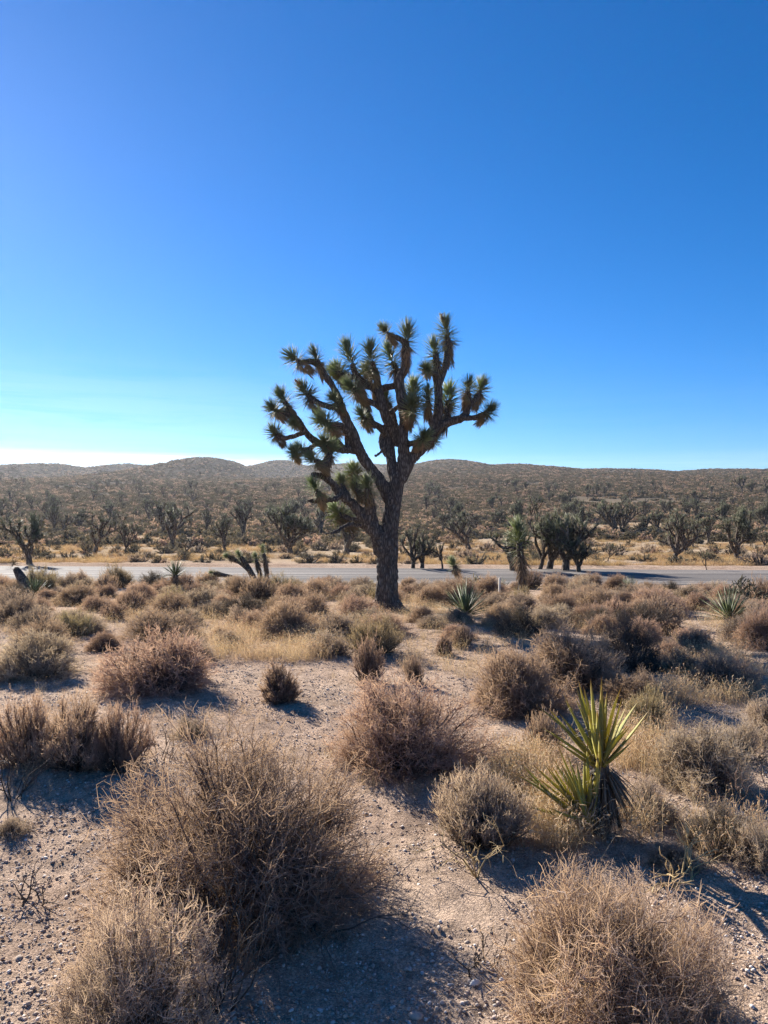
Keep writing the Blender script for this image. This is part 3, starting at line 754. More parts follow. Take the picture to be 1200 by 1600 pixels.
def round_path(P, rad, k=4):
    """Catmull-Rom resample"""
    n = len(P); out = []; ro = []
    for i in range(n - 1):
        a = P[max(i - 1, 0)]; b = P[i]; c = P[i + 1]; d = P[min(i + 2, n - 1)]
        for j in range(k):
            t = j / k
            out.append(.5 * ((2 * b) + (-a + c) * t + (2 * a - 5 * b + 4 * c - d) * t * t + (-a + 3 * b - 3 * c + d) * t ** 3)); ro.append(rad[i] * (1 - t) + rad[i + 1] * t)
    out.append(P[-1]); ro.append(rad[-1])
    return np.array(out), np.array(ro)
def solid_tube(acc, P, rad, sides=10, tint=.5, r=rng):
    """one closed tube with rounded end caps"""
    P = np.asarray(P); rad = np.asarray(rad)
    t0 = unit(P[1] - P[0]); t1 = unit(P[-1] - P[-2])
    P = np.vstack([P[0] - t0 * rad[0] * .4, P, P[-1] + t1 * rad[-1] * .5]); rad = np.concatenate([[rad[0] * .6], rad, [rad[-1] * .55]])
    K = len(P); t = unit(np.gradient(P, axis=0)); a = unit(np.cross(t[0], [0.3, 1, .2])); V = []
    for k in range(K):
        a = unit(a - t[k] * (a @ t[k])); b = np.cross(t[k], a); an = np.arange(sides) / sides * 2 * PI
        V.append(P[k] + rad[k] * (np.cos(an)[:, None] * a + np.sin(an)[:, None] * b))
    V = np.vstack(V + [P[:1], P[-1:]]); idx = np.arange(K * sides).reshape(K, sides); nx = np.roll(idx, -1, 1)
    Q = np.stack([idx[:-1], nx[:-1], nx[1:], idx[1:]], -1).reshape(-1, 4)
    c0, c1 = K * sides, K * sides + 1
    T = np.concatenate([np.stack([nx[0], idx[0], np.full(sides, c0)], -1), np.stack([idx[-1], nx[-1], np.full(sides, c1)], -1)])
    tt = np.interp(np.arange(K), [0, K - 1], tint) if np.ndim(tint) else np.full(K, tint)
    acc.add(V, Q=Q, T=T, tint=np.concatenate([np.repeat(tt, sides), [tt[0], tt[-1]]]))
def fuse(acc, name, mat, voxel, disp):
    """voxel-fuse overlapping limb tubes to one skin and roughen it"""
    tmp = obj('tmp', acc.mesh('tmp', mat))
    md = tmp.modifiers.new('r', 'REMESH'); md.mode = 'VOXEL'; md.voxel_size = voxel; md.use_smooth_shade = True
    sm = tmp.modifiers.new('s', 'SMOOTH'); sm.iterations = 3; sm.factor = .5
    dg = bpy.context.evaluated_depsgraph_get(); dg.update()
    me = bpy.data.meshes.new_from_object(tmp.evaluated_get(dg)); me.name = name
    bpy.data.objects.remove(tmp)
    n = len(me.vertices); co = np.empty(n * 3, np.float32); no = np.empty(n * 3, np.float32)
    me.vertices.foreach_get('co', co); me.vertices.foreach_get('normal', no)
    co = co.reshape(-1, 3).astype(float); no = no.reshape(-1, 3)
    k = disp(co); co = co + no * k[:, None]
    me.vertices.foreach_set('co', co.astype(np.float32).ravel()); me.update()
    me.materials.clear(); me.materials.append(mat)
    return me
tb = pix(600 - 1.2, 955)
tree = empty('joshua_tree', (0.0, TREE_D, gz(0, TREE_D)))
tag(tree, 'tall many armed joshua tree standing alone in front of the road', 'joshua tree')
TL = np.array([0, TREE_D, gz(0, TREE_D)])
acc = Acc(); ends = []
for ch, d0, d1, rs, L_ in CH:
    n = len(ch)
    P = np.array([zp(c[0], c[1], d0 + (d1 - d0) * (i / (n - 1)) ** 1.1) - TL for i, c in enumerate(ch)])
    rad = np.array([c[2] * RS * 1.02 for c in ch])
    if rs: rad[-1] *= .75
    Pr, rr_ = round_path(P, rad)
    solid_tube(acc, Pr, rr_, 12)
    if rs: ends.append((P[-1], unit(P[-1] - P[-2]), rs, L_, rad[-1]))
# root flare
for k, a in enumerate((6.1, 1.5, 2.8, 3.9, 5.1)):
    ln = .46 if k else .75
    p0 = np.array([0.06, 0, .42]); 
    b0 = zp(645, 1300, 0) - TL; b1 = zp(648, 1390, 0) - TL
    e = b1 + np.array([math.cos(a) * ln * .72, math.sin(a) * ln * .72, -.10])
    solid_tube(acc, round_path(np.array([b0, b1 * .6 + e * .4 + np.array([0, 0, .06]), e]), np.array([.13, .11, .05]))[0],
               round_path(np.array([b0, b1 * .6 + e * .4, e]), np.array([.13, .10, .045]))[1], 10)
def bark_disp(co):
    # vertical furrowed plates on the trunk, finer scars on the limbs
    z = co[:, 2]; x, y = co[:, 0], co[:, 1]
    w = vn3(x * 6, y * 6, z * 3, 5)
    a = np.abs(vn3(x * 30 + w * 2, y * 30 + w * 2, z * 7, 1) - .5) * 2
    b = vn3(x * 60, y * 60, z * 24, 2) - .5
    c = vn3(x * 9, y * 9, z * 5, 3) - .5
    k = np.interp(z, [0, 1.9, 2.6, 4.5], [1, 1, .55, .5])
    return k * (-.024 * np.clip(1 - a * 2.4, 0, 1) + .014 * b + .028 * c)
tm = fuse(acc, 'joshua_trunk', M['bark'], .0135, bark_disp)
obj('trunk', tm, tree)
# rosettes in a few sizes, each a child of the tree
LENS = [.08, .12, .16, .20, .28, .38]
ros_m = {}; skirt_m = {}
for L_ in LENS:
    for q in range(3):
        ros_m[(L_, q)] = rosette(100 + q + int(L_ * 1000), L_, n=int(190 + 360 * L_)).mesh('leaf_rosette', M['leaf'])
    for q in range(2):
        skirt_m[(L_, q)] = skirt(300 + q + int(L_ * 1000), .14 + L_ * .8, n=int(230 + 380 * L_), ln=.13).mesh('dead_leaf_skirt', M['dead_leaf'])
rt = np.random.default_rng(5)
for i, (p, d, rs, L_, rr_) in enumerate(ends):
    Lk = min(LENS, key=lambda q: abs(q - L_))
    d = unit(d * .85 + np.array([0, 0, .35]) + rt.normal(0, .08, 3))
    q = quat_z(d) @ Quaternion((0, 0, 1), rt.uniform(0, 6.28))
    o = obj('leaf_rosette', ros_m[(Lk, i % 3)], tree, Vector(p - d * L_ * .6)); o.rotation_mode = 'QUATERNION'; o.rotation_quaternion = q
    s = rs * rt.uniform(.98, 1.12); o.scale = (s, s, s); o['kind'] = 'stuff'
    k = obj('dead_leaf_skirt', skirt_m[(Lk, i % 2)], o, (0, 0, 0)); k['kind'] = 'stuff'
# dried flower stalks at four tips
def flower_stalk(zx, zy, dd, dirv, s):
    a = Acc(); r = np.random.default_rng(int(zx))
    solid_tube(a, np.array([[0, 0, -.05], [.01, 0, .05], [.0, .01, .17]]) * s, np.array([.012, .010, .006]) * s, 6)
    for k in range(26):
        z = r.uniform(.02, .18) * s; az = r.uniform(0, 6.28); l_ = r.uniform(.02, .05) * s
        e = np.array([math.cos(az) * l_, math.sin(az) * l_, z + r.uniform(-.01, .03)])
        solid_tube(a, np.array([[0, 0, z], e * .6 + np.array([0, 0, z]) * .4, e]), np.array([.004, .010, .007]) * s, 5, (0, 1))
    o = obj('dry_flower_stalk', a.mesh('dry_flower_stalk', M['flower']), tree, Vector(zp(zx, zy, dd) - TL)); o.rotation_mode = 'QUATERNION'; o.rotation_quaternion = quat_z(dirv)
flower_stalk(898, 105, .35, (-.3, 0, 1), 1.0)
flower_stalk(640, 140, -.3, (-.8, 0, .6), .9)
flower_stalk(258, 372, .15, (-.8, 0, .5), .8)
flower_stalk(1075, 372, .1, (.2, 0, 1), .5)

# ------------------------------------------------------------------ smaller joshua trees beyond the road
def far_tree(seed, H=3.4, lv=4, spread=.62, ros=.20, nl=34, trunk=.28):
    r = np.random.default_rng(seed); wood = Acc(); crown = Acc(); tips = []
    up = np.array([0, 0, 1.])
    def limb(p, d, ln, rad, level):
        K = 3; P = [p]; dd = d
        for k in range(K):
            dd = unit(dd + up * .20 + r.normal(0, .17, 3)); P.append(P[-1] + dd * ln / K)
        P = np.array(P); rr = np.linspace(rad, rad * .72, K + 1)
        solid_tube(wood, P, rr, 6, r=r)
        if level >= lv or (level >= 2 and r.random() < .22):
            tips.append((P[-1], dd)); return
        nchild = r.choice([2, 2, 3]) if level else r.choice([3, 4])
        a0 = r.uniform(0, 2 * PI); s = perp(dd, r)
        for c in range(nchild):
            a = a0 + c * 2 * PI / nchild + r.normal(0, .35); s2 = np.cross(dd, s)
            side = s * math.cos(a) + s2 * math.sin(a); sp = spread * r.uniform(.7, 1.35)
            nd = unit(dd * math.cos(sp) + side * math.sin(sp) + up * .1)
            limb(P[-1] - dd * rad * .3, nd, ln * r.uniform(.70, 1.0), rad * .74, level + 1)
    limb(np.array([0, 0, -.1]), unit(up + r.normal(0, .09, 3)), H * trunk, H * .034, 0)
    for (p, d) in tips:
        n = nl; az = r.uniform(0, 2 * PI, n); s = r.random(n); th = R(10) + (1 - s) * R(115) + r.normal(0, .15, n)
        t1 = perp(d[None], r)[0]; t2 = np.cross(d, t1); L_ = ros * r.uniform(1.2, 2.8)
        dv = (np.cos(az) * np.sin(th))[:, None] * t1 + (np.sin(az) * np.sin(th))[:, None] * t2 + np.cos(th)[:, None] * d
        leaf_blade(crown, p + (s[:, None] - .8) * L_ * d, dv, up, ros * 1.05 * r.uniform(.7, 1.2, n), ros * .055, np.clip(s - .4, 0, 1), np.clip(s + .1, 0, 1), r)  # tint rises toward the tuft top, painting it as lit from above
    zmax = max(p[2] for p, _ in tips) + ros
    ext = max(np.hypot(p[0], p[1]) for p, _ in tips) + ros
    return wood.mesh('far_trunk', M['bark_far'], True), crown.mesh('far_crown', M['leaf_far']), zmax, ext
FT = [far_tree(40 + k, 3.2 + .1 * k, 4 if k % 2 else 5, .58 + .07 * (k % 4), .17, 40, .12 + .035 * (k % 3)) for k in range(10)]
FTs = [far_tree(60 + k, 2.2, 2 + k % 2, .6, nl=44, trunk=.34) for k in range(4)]         # young, few arms
FTd = [far_tree(80 + k, 2.8, 4, .82, .18, 38, .14) for k in range(3)]              # dense, branching from low down
def place_tree(ft, p, h, rz, label, group=None, wide=1.0):
    s = h / ft[2]
    o = empty('joshua_tree', (p[0], p[1], p[2]), rz, (s * wide, s * wide, s))
    obj('trunk', ft[0], o); c = obj('crown', ft[1], o); c['kind'] = 'stuff'
    return tag(o, label, 'joshua tree', group)
def tree_px(k, u, v, top, label, rz=0., wide=1.0, young=False, group=None, kinds=None):
    p = pix(u, v); h = (v - top) * p.y / FPX
    return place_tree((kinds or (FTs if young else FT))[k], p, h, rz, label, group, wide)
G2 = 'joshua trees beyond the road'
tree_px(0, 46, 880, 800, 'bushy joshua tree at the far left, nearest one behind the road there', .2, 1.0, group=G2)
tree_px(1, 148, 866, 800, 'joshua tree with a rounded crown, first of the left pair behind the road', 1.2, .95, group=G2)
tree_px(2, 194, 866, 798, 'joshua tree with a narrow crown, second of the left pair behind the road', 2.2, .8, group=G2)
tree_px(3, 255, 832, 780, 'joshua tree on the slope above the left pair behind the road', .7, .9, group=G2)
tree_px(4, 352, 862, 800, 'joshua tree behind the road above the fallen joshua limbs', 3.3, .9, group=G2)
tree_px(5, 378, 848, 775, 'taller joshua tree just behind the one above the fallen limbs', .9, .8, group=G2)
tree_px(6, 455, 868, 786, 'wide crowned joshua tree behind the road, first left of the big tree', 4.2, 1.05, group=G2)
tree_px(0, 540, 868, 790, 'joshua tree half hidden behind the lower left arm of the big tree', 2.2, 1.0, group=G2)
tree_px(7, 645, 889, 815, 'joshua tree behind the road showing right beside the big trunk', 1.2, .8, group=G2)
tree_px(0, 690, 890, 848, 'leaning sparse young joshua tree by the road right of the big trunk', 1.9, 1.1, True, group=G2)
tree_px(1, 734, 861, 803, 'low wide joshua tree behind the road between big trunk and young one', 5.2, 1.25, group=G2)
tree_px(2, 842, 891, 772, 'tallest joshua tree behind the road, in the thick clump right of centre', .4, .85, group=G2)
tree_px(0, 882, 893, 796, 'shaggy joshua tree on the right side of the thick clump', 2.4, 1.1, group=G2, kinds=FTd)
tree_px(1, 802, 893, 822, 'short joshua tree on the left side of the thick clump', 3.4, 1.15, group=G2, kinds=FTd)
tree_px(2, 904, 895, 838, 'small drooping joshua tree at the right foot of the thick clump', 1.0, 1.1, group=G2, kinds=FTd)
tree_px(2, 858, 890, 805, 'dense joshua tree in the heart of the thick clump', 2.0, 1.1, group=G2, kinds=FTd)
tree_px(1, 660, 889, 840, 'low dense joshua tree at the road right of the big trunk', .6, 1.1, group=G2, kinds=FTd)
tree_px(5, 963, 833, 773, 'lone upright joshua tree on the slope right of the thick clump', 4.4, .75, group=G2)
tree_px(1, 950, 877, 848, 'tiny forked joshua tree on golden grass right of the thick clump', .3, 1.0, True, group=G2)
tree_px(7, 1050, 880, 796, 'joshua tree with forked trunk, left one of the right hand group', 2.9, .85, group=G2)
tree_px(3, 1072, 866, 792, 'joshua tree in the middle of the right hand group', 5.9, .8, group=G2)
tree_px(4, 1108, 850, 800, 'joshua tree farther back in the right hand group', 1.7, .9, group=G2)
tree_px(0, 1150, 876, 800, 'dark crowned joshua tree at the right end of the right hand group', .1, .85, group=G2)
tree_px(2, 1192, 856, 822, 'joshua tree cut by the right edge behind the road', .8, 1.0, group=G2)
tree_px(2, 286, 872, 838, 'small bare looking joshua tree on golden grass left of the fallen limbs', 1.1, 1.2, True, group=G2)
tree_px(3, 1105, 892, 862, 'young joshua tree by the road edge below the right hand group', 1.1, .9, True, group=G2)
tree_px(5, 1160, 772, 736, 'joshua tree standing on the skyline near the right edge', 2.1, .8, group=G2)
tree_px(1, 1195, 772, 733, 'joshua tree on the skyline cut by the right edge', 1.1, .9, group=G2)
rf = np.random.default_rng(33); sites = []
n = 0; tries = 0; far_items = []
while n < 255 and tries < 9000:
    tries += 1
    y = 42 + 250 * rf.random() ** 1.05; x = (rf.random() * 2 - 1) * .505 * y
    z = gz(x, y); u, v = project((x, y, z))
    if v > 838 and rf.random() < .85: continue
    if any(math.hypot(x - a, y - b) < 1.8 for a, b in sites): continue
    if vn2(x / 26, y / 26, 66) < .36 and rf.random() < .8: continue
    h = rf.uniform(1.5, 3.9)
    fo = place_tree(FT[rf.integers(10)], (x, y, z), h, rf.uniform(0, 6.28), 'small distant joshua tree scattered over the scrub covered slope', 'distant joshua trees on the slope', rf.uniform(.75, 1.05))
    sites.append((x, y)); n += 1; far_items.append((fo, u, v))
label_by_place(far_items, 'small joshua tree', [(775, 'high on the slope'), (800, 'on the middle slope'), (822, 'low on the slope'), (9999, 'at the slope foot')])

# ------------------------------------------------------------------ shrubs and grass beyond the road
lowd = [shrub_meshes('low%d' % k, m_, seed=70 + k, rad=.5, hgt=.5, tw=.008, n0=24, n1=110, n2=420, leafy=1.2, leaf_size=1.3)
        for k, m_ in enumerate(['scrub', 'scrub', 'twig', 'twig_grey', 'scrub'])]
def joined(ms, nm):
    """stems and twigs of a small far shrub in one mesh with two materials"""
    a, b = ms[0], ms[1]; V = []; F = []; off = 0; mi = []; tt = []
    for j, me in enumerate((a, b)):
        n_ = len(me.vertices); c = np.empty(n_ * 3, np.float32); me.vertices.foreach_get('co', c); V.append(c.reshape(-1, 3))
        q = np.empty(len(me.polygons) * 4, np.int32); me.loops.foreach_get('vertex_index', q); F.append(q.reshape(-1, 4) + off); off += n_
        mi += [j] * len(me.polygons); t_ = np.empty(n_, np.float32); me.attributes['tint'].data.foreach_get('value', t_); tt.append(t_)
    return mesh_np(nm, np.vstack(V), [np.vstack(F)], [a.materials[0], b.materials[0]], mi, attrs={'tint': np.concatenate(tt)})
lowm = [joined(q, 'low_shrub_%d' % i) for i, q in enumerate(lowd)]
rs_ = np.random.default_rng(55); placed = []; n = 0; tries = 0; low_items = []
while n < 300 and tries < 20000:
    tries += 1
    y = 30.5 + 36 * rs_.random() ** .9; x = (rs_.random() * 2 - 1) * .505 * y
    if y < road_c(x) + 4.6: continue
    w = rs_.uniform(.55, 1.25)
    if any(abs(x - a) < 2 and math.hypot(x - a, y - b) < (w + c) * .42 for a, b, c in placed): continue
    placed.append((x, y, w)); s = w
    o = obj('low_shrub', lowm[rs_.choice([0, 1, 4, 0, 2, 3])], None, (x, y, gz(x, y) - .02), (0, 0, rs_.uniform(0, 6.28)), (s, s, s * rs_.uniform(.7, 1.05)))
    tag(o, 'low dark shrub dotted over the golden flat beyond the road', 'shrub', 'low shrubs on the flat beyond the road'); n += 1; u_, v_ = project(o.location); low_items.append((o, u_, v_))
label_by_place(low_items, 'low shrub', [(858, 'at the back of the golden flat'), (868, 'in the middle of the golden flat'), (878, 'in front on the golden flat'), (9999, 'along the far road edge')])

def scatter(name, label, cat, pts, scl, rot, meshes, pick):
    """one object of instanced plants (geometry nodes) for what nobody could count"""
    col = bpy.data.collections.new(name + '_kinds')
    for i, me in enumerate(meshes):
        col.objects.link(bpy.data.objects.new('%s_kind_%02d' % (name, i), me))
    me = bpy.data.meshes.new(name); me.vertices.add(len(pts)); me.vertices.foreach_set('co', np.asarray(pts, np.float32).ravel())
    for k, a, ty in (('scl', scl, 'FLOAT_VECTOR'), ('rot', rot, 'FLOAT_VECTOR'), ('pick', pick, 'INT')):
        at = me.attributes.new(k, ty, 'POINT')
        at.data.foreach_set('vector' if ty == 'FLOAT_VECTOR' else 'value', np.asarray(a, np.int32 if ty == 'INT' else np.float32).ravel())
    o = obj(name, me); ng = bpy.data.node_groups.new(name, 'GeometryNodeTree')
    ng.interface.new_socket('Geometry', in_out='INPUT', socket_type='NodeSocketGeometry'); ng.interface.new_socket('Geometry', in_out='OUTPUT', socket_type='NodeSocketGeometry')
    N = ng.nodes.new; l = ng.links.new
    gi = N('NodeGroupInput'); go = N('NodeGroupOutput'); ip = N('GeometryNodeInstanceOnPoints'); ci = N('GeometryNodeCollectionInfo')
    ci.inputs['Collection'].default_value = col; ci.inputs['Separate Children'].default_value = True; ci.inputs['Reset Children'].default_value = True
    def attr(nm, ty):
        a = N('GeometryNodeInputNamedAttribute'); a.data_type = ty; a.inputs[0].default_value = nm; return a.outputs[0]
    ip.inputs['Pick Instance'].default_value = True
    l(gi.outputs[0], ip.inputs['Points']); l(ci.outputs[0], ip.inputs['Instance']); l(attr('pick', 'INT'), ip.inputs['Instance Index'])
    er = N('FunctionNodeEulerToRotation'); l(attr('rot', 'FLOAT_VECTOR'), er.inputs[0]); l(er.outputs[0], ip.inputs['Rotation']); l(attr('scl', 'FLOAT_VECTOR'), ip.inputs['Scale'])
    l(ip.outputs[0], go.inputs[0])
    md = o.modifiers.new('scatter', 'NODES'); md.node_group = ng
    tag(o, label, cat, kind='stuff'); return o
tiny = []
for k in range(5):
    st, tw = shrub_arrays(seed=80 + k, rad=.5, hgt=.5, tw=.013, n0=14, n1=40, n2=260, leafy=2.6, leaf_size=2.0)
    tiny.append(tw.mesh('tiny_scrub_%d' % k, M['scrub' if k < 4 else 'twig']))
r6 = np.random.default_rng(66)
def far_points(n, y0, y1, power, thresh, scale):
    y = (y0 ** power + (y1 ** power - y0 ** power) * r6.random(n)) ** (1 / power); x = (r6.random(n) * 2 - 1) * (.60 * y + 6)
    keep = (vn2(x / scale, y / scale, 71) * .6 + vn2(x / 3.1, y / 3.1, 72) * .4 > thresh)
    x, y = x[keep], y[keep]
    return np.stack([x, y, ground(x, y) - .03], -1)
pa = np.vstack([far_points(5000, 58, 110, 1.7, .50, 14), far_points(50000, 95, 340, 1.7, .34, 26)])
pb = far_points(50000, 300, 900, 1.5, .30, 40)
pts = np.vstack([pa, pb]); n = len(pts)
s = np.concatenate([r6.uniform(.7, 1.9, len(pa)), r6.uniform(1.0, 2.4, len(pb))])
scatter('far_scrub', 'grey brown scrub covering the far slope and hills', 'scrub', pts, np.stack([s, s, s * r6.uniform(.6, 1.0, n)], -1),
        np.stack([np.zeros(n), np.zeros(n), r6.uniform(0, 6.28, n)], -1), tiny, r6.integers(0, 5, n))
# golden grass tufts
def tuft(seed, n=60, h=.32, w=.004, spread=.5, K=3, heads=0.0, lean=.35, base=.05):
    r = np.random.default_rng(seed); acc = Acc()
    az = r.uniform(0, 2 * PI, n); th = np.abs(r.normal(0, lean, n)); ln = h * r.uniform(.55, 1.1, n)
    d = np.stack([np.cos(az) * np.sin(th), np.sin(az) * np.sin(th), np.cos(th)], -1)
    p = np.stack([r.normal(0, base, n), r.normal(0, base, n), np.full(n, -.01)], -1)
    t = np.linspace(0, 1, K)[None, :, None]
    P = p[:, None] + d[:, None] * ln[:, None, None] * t + np.stack([np.cos(az), np.sin(az), -np.ones(n) * .6], -1)[:, None] * (t ** 2) * (ln * r.uniform(0, spread, n))[:, None, None] * .5
    P[..., 2] = np.maximum(P[..., 2], -.01)
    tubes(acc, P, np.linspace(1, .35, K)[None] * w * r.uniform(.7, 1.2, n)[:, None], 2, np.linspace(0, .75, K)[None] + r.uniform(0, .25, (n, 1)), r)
    nh = int(n * heads)
    if nh:       # nodding seed heads
        e = P[:nh, -1]; dd = unit(P[:nh, -1] - P[:nh, -2] + r.normal(0, .25, (nh, 3))); hl = r.uniform(.018, .034, nh)
        t = np.linspace(0, 1, 4)[None, :, None]; Q = e[:, None] + dd[:, None] * hl[:, None, None] * t
        tubes(acc, Q, np.array([[.0008, .0024, .0020, .0004]]) * r.uniform(.7, 1.2, nh)[:, None], 3, r.uniform(.75, 1, nh), r)
    return acc
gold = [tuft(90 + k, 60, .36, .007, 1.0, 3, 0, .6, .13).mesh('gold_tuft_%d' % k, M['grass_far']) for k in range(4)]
r7 = np.random.default_rng(77)
n = 11000; y = 29.4 + 95 * r7.random(n) ** 1.25; x = (r7.random(n) * 2 - 1) * (.58 * y + 3)
k = (y > road_c(x) + 3.8) & (vn2(x / 3.4, y / 3, 73) > .46); x, y = x[k], y[k]; n = len(x); s = r7.uniform(.5, 1.15, n)
scatter('golden_grass', 'golden dry grass tufts on the flat beyond the road', 'grass', np.stack([x, y, ground(x, y)], -1), np.stack([s, s, s * .8], -1),
        np.stack([np.zeros(n), np.zeros(n), r7.uniform(0, 6.28, n)], -1), gold, r7.integers(0, 4, n))

# ------------------------------------------------------------------ dry grass on the near side
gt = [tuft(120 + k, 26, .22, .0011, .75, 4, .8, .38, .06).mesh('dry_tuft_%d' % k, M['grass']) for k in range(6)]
r8 = np.random.default_rng(88)
def grass_patch(label, areas, n, hs=1.0):
    """areas: photo rectangles of bare ground (u0, v0, u1, v1) the tufts are rooted in"""
    wts = np.array([(c - a) * (e - b) for a, b, c, e in areas], float); wts /= wts.sum()
    ar = np.array(areas, float)[r8.choice(len(areas), n, p=wts)]
    u = ar[:, 0] + (ar[:, 2] - ar[:, 0]) * r8.random(n); v = ar[:, 1] + (ar[:, 3] - ar[:, 1]) * r8.random(n)
    d = np.geomspace(1.2, 40, 500)[None]; X = (u[:, None] - 600) / FPX * d; D = d + 0 * X; Z = ground(X.ravel(), D.ravel()).reshape(X.shape)
    i = np.argmax(CAM_Z - (v[:, None] - 800) / FPX * d <= Z, 1); q = np.arange(n)
    P = np.stack([X[q, i], D[q, i], Z[q, i]], -1); k = (vn2(P[:, 0] / .45, P[:, 1] / .45, 61) > .33); P = P[k]; m = len(P); s = r8.uniform(.6, 1.2, m) * hs
    return scatter('dry_grass', label, 'grass', P, np.stack([s, s, s * r8.uniform(.8, 1.15, m)], -1),
                   np.stack([np.zeros(m), np.zeros(m), r8.uniform(0, 6.28, m)], -1), gt, r8.integers(0, 6, m))
grass_patch('golden seeding grass left of the tree between the shrubs', [(330, 985, 520, 1035), (190, 945, 340, 975), (440, 940, 590, 985), (380, 920, 560, 945)], 900, 1.0)
grass_patch('straw coloured grass around the foot of the big tree', [(590, 955, 720, 985), (625, 930, 700, 960), (480, 985, 600, 1010)], 300, .9)
grass_patch('pale fluffy grass left of the near yucca', [(775, 1170, 880, 1245), (840, 1240, 900, 1330)], 240, .95)
grass_patch('pale dry grass behind and right of the near yucca', [(955, 1120, 1040, 1230), (1035, 1040, 1195, 1105), (1060, 1000, 1180, 1040)], 480, 1.0)
grass_patch('seeding dry grass in the shade at the right edge', [(1080, 1290, 1200, 1345), (980, 1290, 1090, 1330), (890, 1290, 1000, 1320)], 70, .8)
grass_patch('thin dry grass in front of the road on the right', [(900, 940, 1190, 990), (740, 950, 900, 1000)], 360, .9)
grass_patch('sparse dry grass among the shrubs at far left', [(0, 930, 330, 960), (150, 1040, 240, 1080), (0, 970, 130, 990)], 160, .8)

grass_patch('thin straw grass scattered between the belt shrubs', [(0, 915, 590, 1010), (620, 915, 1200, 1060)], 1500, .75)
grass_patch('thin short straw scattered over the clearing', [(0, 1050, 1200, 1250)], 260, .45)
# ------------------------------------------------------------------ yuccas
def blade_mesh(seed, ln, w, curve, mat):
    """one stiff dagger leaf along +Z, lens section, base at the origin"""
    r = np.random.default_rng(seed); K = 8; t = np.linspace(0, 1, K)
    wid = w * np.interp(t, [0, .06, .3, .6, .9, 1], [1.15, .8, .95, .8, .30, .03]); th = wid * .22
    cx = curve * ln * t ** 2 * .5 + .006 * np.sin(t * 5 + seed) * ln
    V = []
    for k in range(K):
        z = t[k] * ln
        V += [(cx[k] + wid[k] * .30, -wid[k] / 2, z), (cx[k] + th[k] * .15 - .0, 0, z), (cx[k] + wid[k] * .30, wid[k] / 2, z), (cx[k] - th[k], 0, z)]
    idx = np.arange(K * 4).reshape(K, 4); nx = np.roll(idx, -1, 1)
    Q = np.stack([idx[:-1], nx[:-1], nx[1:], idx[1:]], -1).reshape(-1, 4)
    return mesh_np('yucca_leaf', np.array(V), [Q, np.array([[0, 3, 2, 1]])], mat, smooth=False, attrs={'tint': np.repeat(t, 4)})
BL = [blade_mesh(k, .37 + .03 * (k % 3), .029 + .003 * (k % 2), [-.10, .02, .10, -.04, .16, -.18][k], M['yucca']) for k in range(6)]
def leaf_at(parent, k, base, az, th, s, twist=0.0):
    d = Vector((math.cos(az) * math.sin(th), math.sin(az) * math.sin(th), math.cos(th)))
    o = obj('leaf', BL[k % 6], parent, base); o.rotation_mode = 'QUATERNION'
    # local +X must look back to the plant's axis so that the hollow side faces in
    inw = Vector((-math.cos(az) * math.cos(th), -math.sin(az) * math.cos(th), math.sin(th)))
    yv = d.cross(inw); mt = Matrix((inw, yv, d)).transposed()
    o.rotation_quaternion = mt.to_quaternion() @ Quaternion((0, 0, 1), twist); o.scale = (s, s, s)
    return o
def fibres(acc, r, c, n, size):
    for _ in range(n):
        p = c[r.integers(len(c))] + r.normal(0, .004, 3); d = unit(r.normal(size=3)); a = perp(d[None], r)[0]; b = np.cross(d, a)
        t = np.linspace(0, 1, 7); R0 = size * r.uniform(.12, .35); k = r.uniform(2, 6)
        P = p + d * (t * size)[:, None] + a * (R0 * np.sin(k * t))[:, None] + b * (R0 * (1 - np.cos(k * t)))[:, None]
        tubes(acc, P[None], np.full((1, 7), .0007), 3, r.random(), r)
yp = pix(928, 1302)
yuc = empty('mojave_yucca', yp)
tag(yuc, 'near yucca with green dagger leaves and a shaggy grey leaf skirt', 'yucca')
ry = np.random.default_rng(17)
PXM = yp.y / FPX
head = Vector(((940 - 928) * PXM, .02, (1302 - 1190) * PXM))        # top rosette
low = Vector(((915 - 928) * PXM, -.03, (1302 - 1292) * PXM))         # basal rosette
a = Acc()
solid_tube(a, round_path(np.array([[0.02, .0, -.06], [.05, .01, .10], [.05, .02, .22], list(head)]), np.array([.045, .045, .042, .035]))[0],
           round_path(np.array([[0.02, .0, -.06], [.05, .01, .10], [.05, .02, .22], list(head)]), np.array([.045, .045, .042, .035]))[1], 10)
obj('trunk', a.mesh('yucca_trunk', M['bark_far'], True), yuc)
fib_c = []
def lean(az, th, lx):
    d = Vector((math.cos(az) * math.sin(th) + lx, math.sin(az) * math.sin(th), math.cos(th))).normalized()
    return math.atan2(d.y, d.x), math.acos(max(-1, min(1, d.z)))
NH = 34
for k in range(NH):
    f = k / (NH - 1); az = k * 2.39996 + ry.normal(0, .2); th = R(6) + f * R(50) + ry.normal(0, .05)
    az, th = lean(az, th, -.16)
    s = ry.uniform(.82, 1.04) * (1 - .12 * f)
    b = head + Vector((math.cos(az) * .018, math.sin(az) * .018, -.05 * f + .01))
    leaf_at(yuc, k, b, az, th, s, ry.normal(0, .25))
    d = np.array([math.cos(az) * math.sin(th), math.sin(az) * math.sin(th), math.cos(th)])
    for q in (.25, .4, .55, .75): fib_c.append(np.array(b) + d * .37 * s * q)
NL = 26
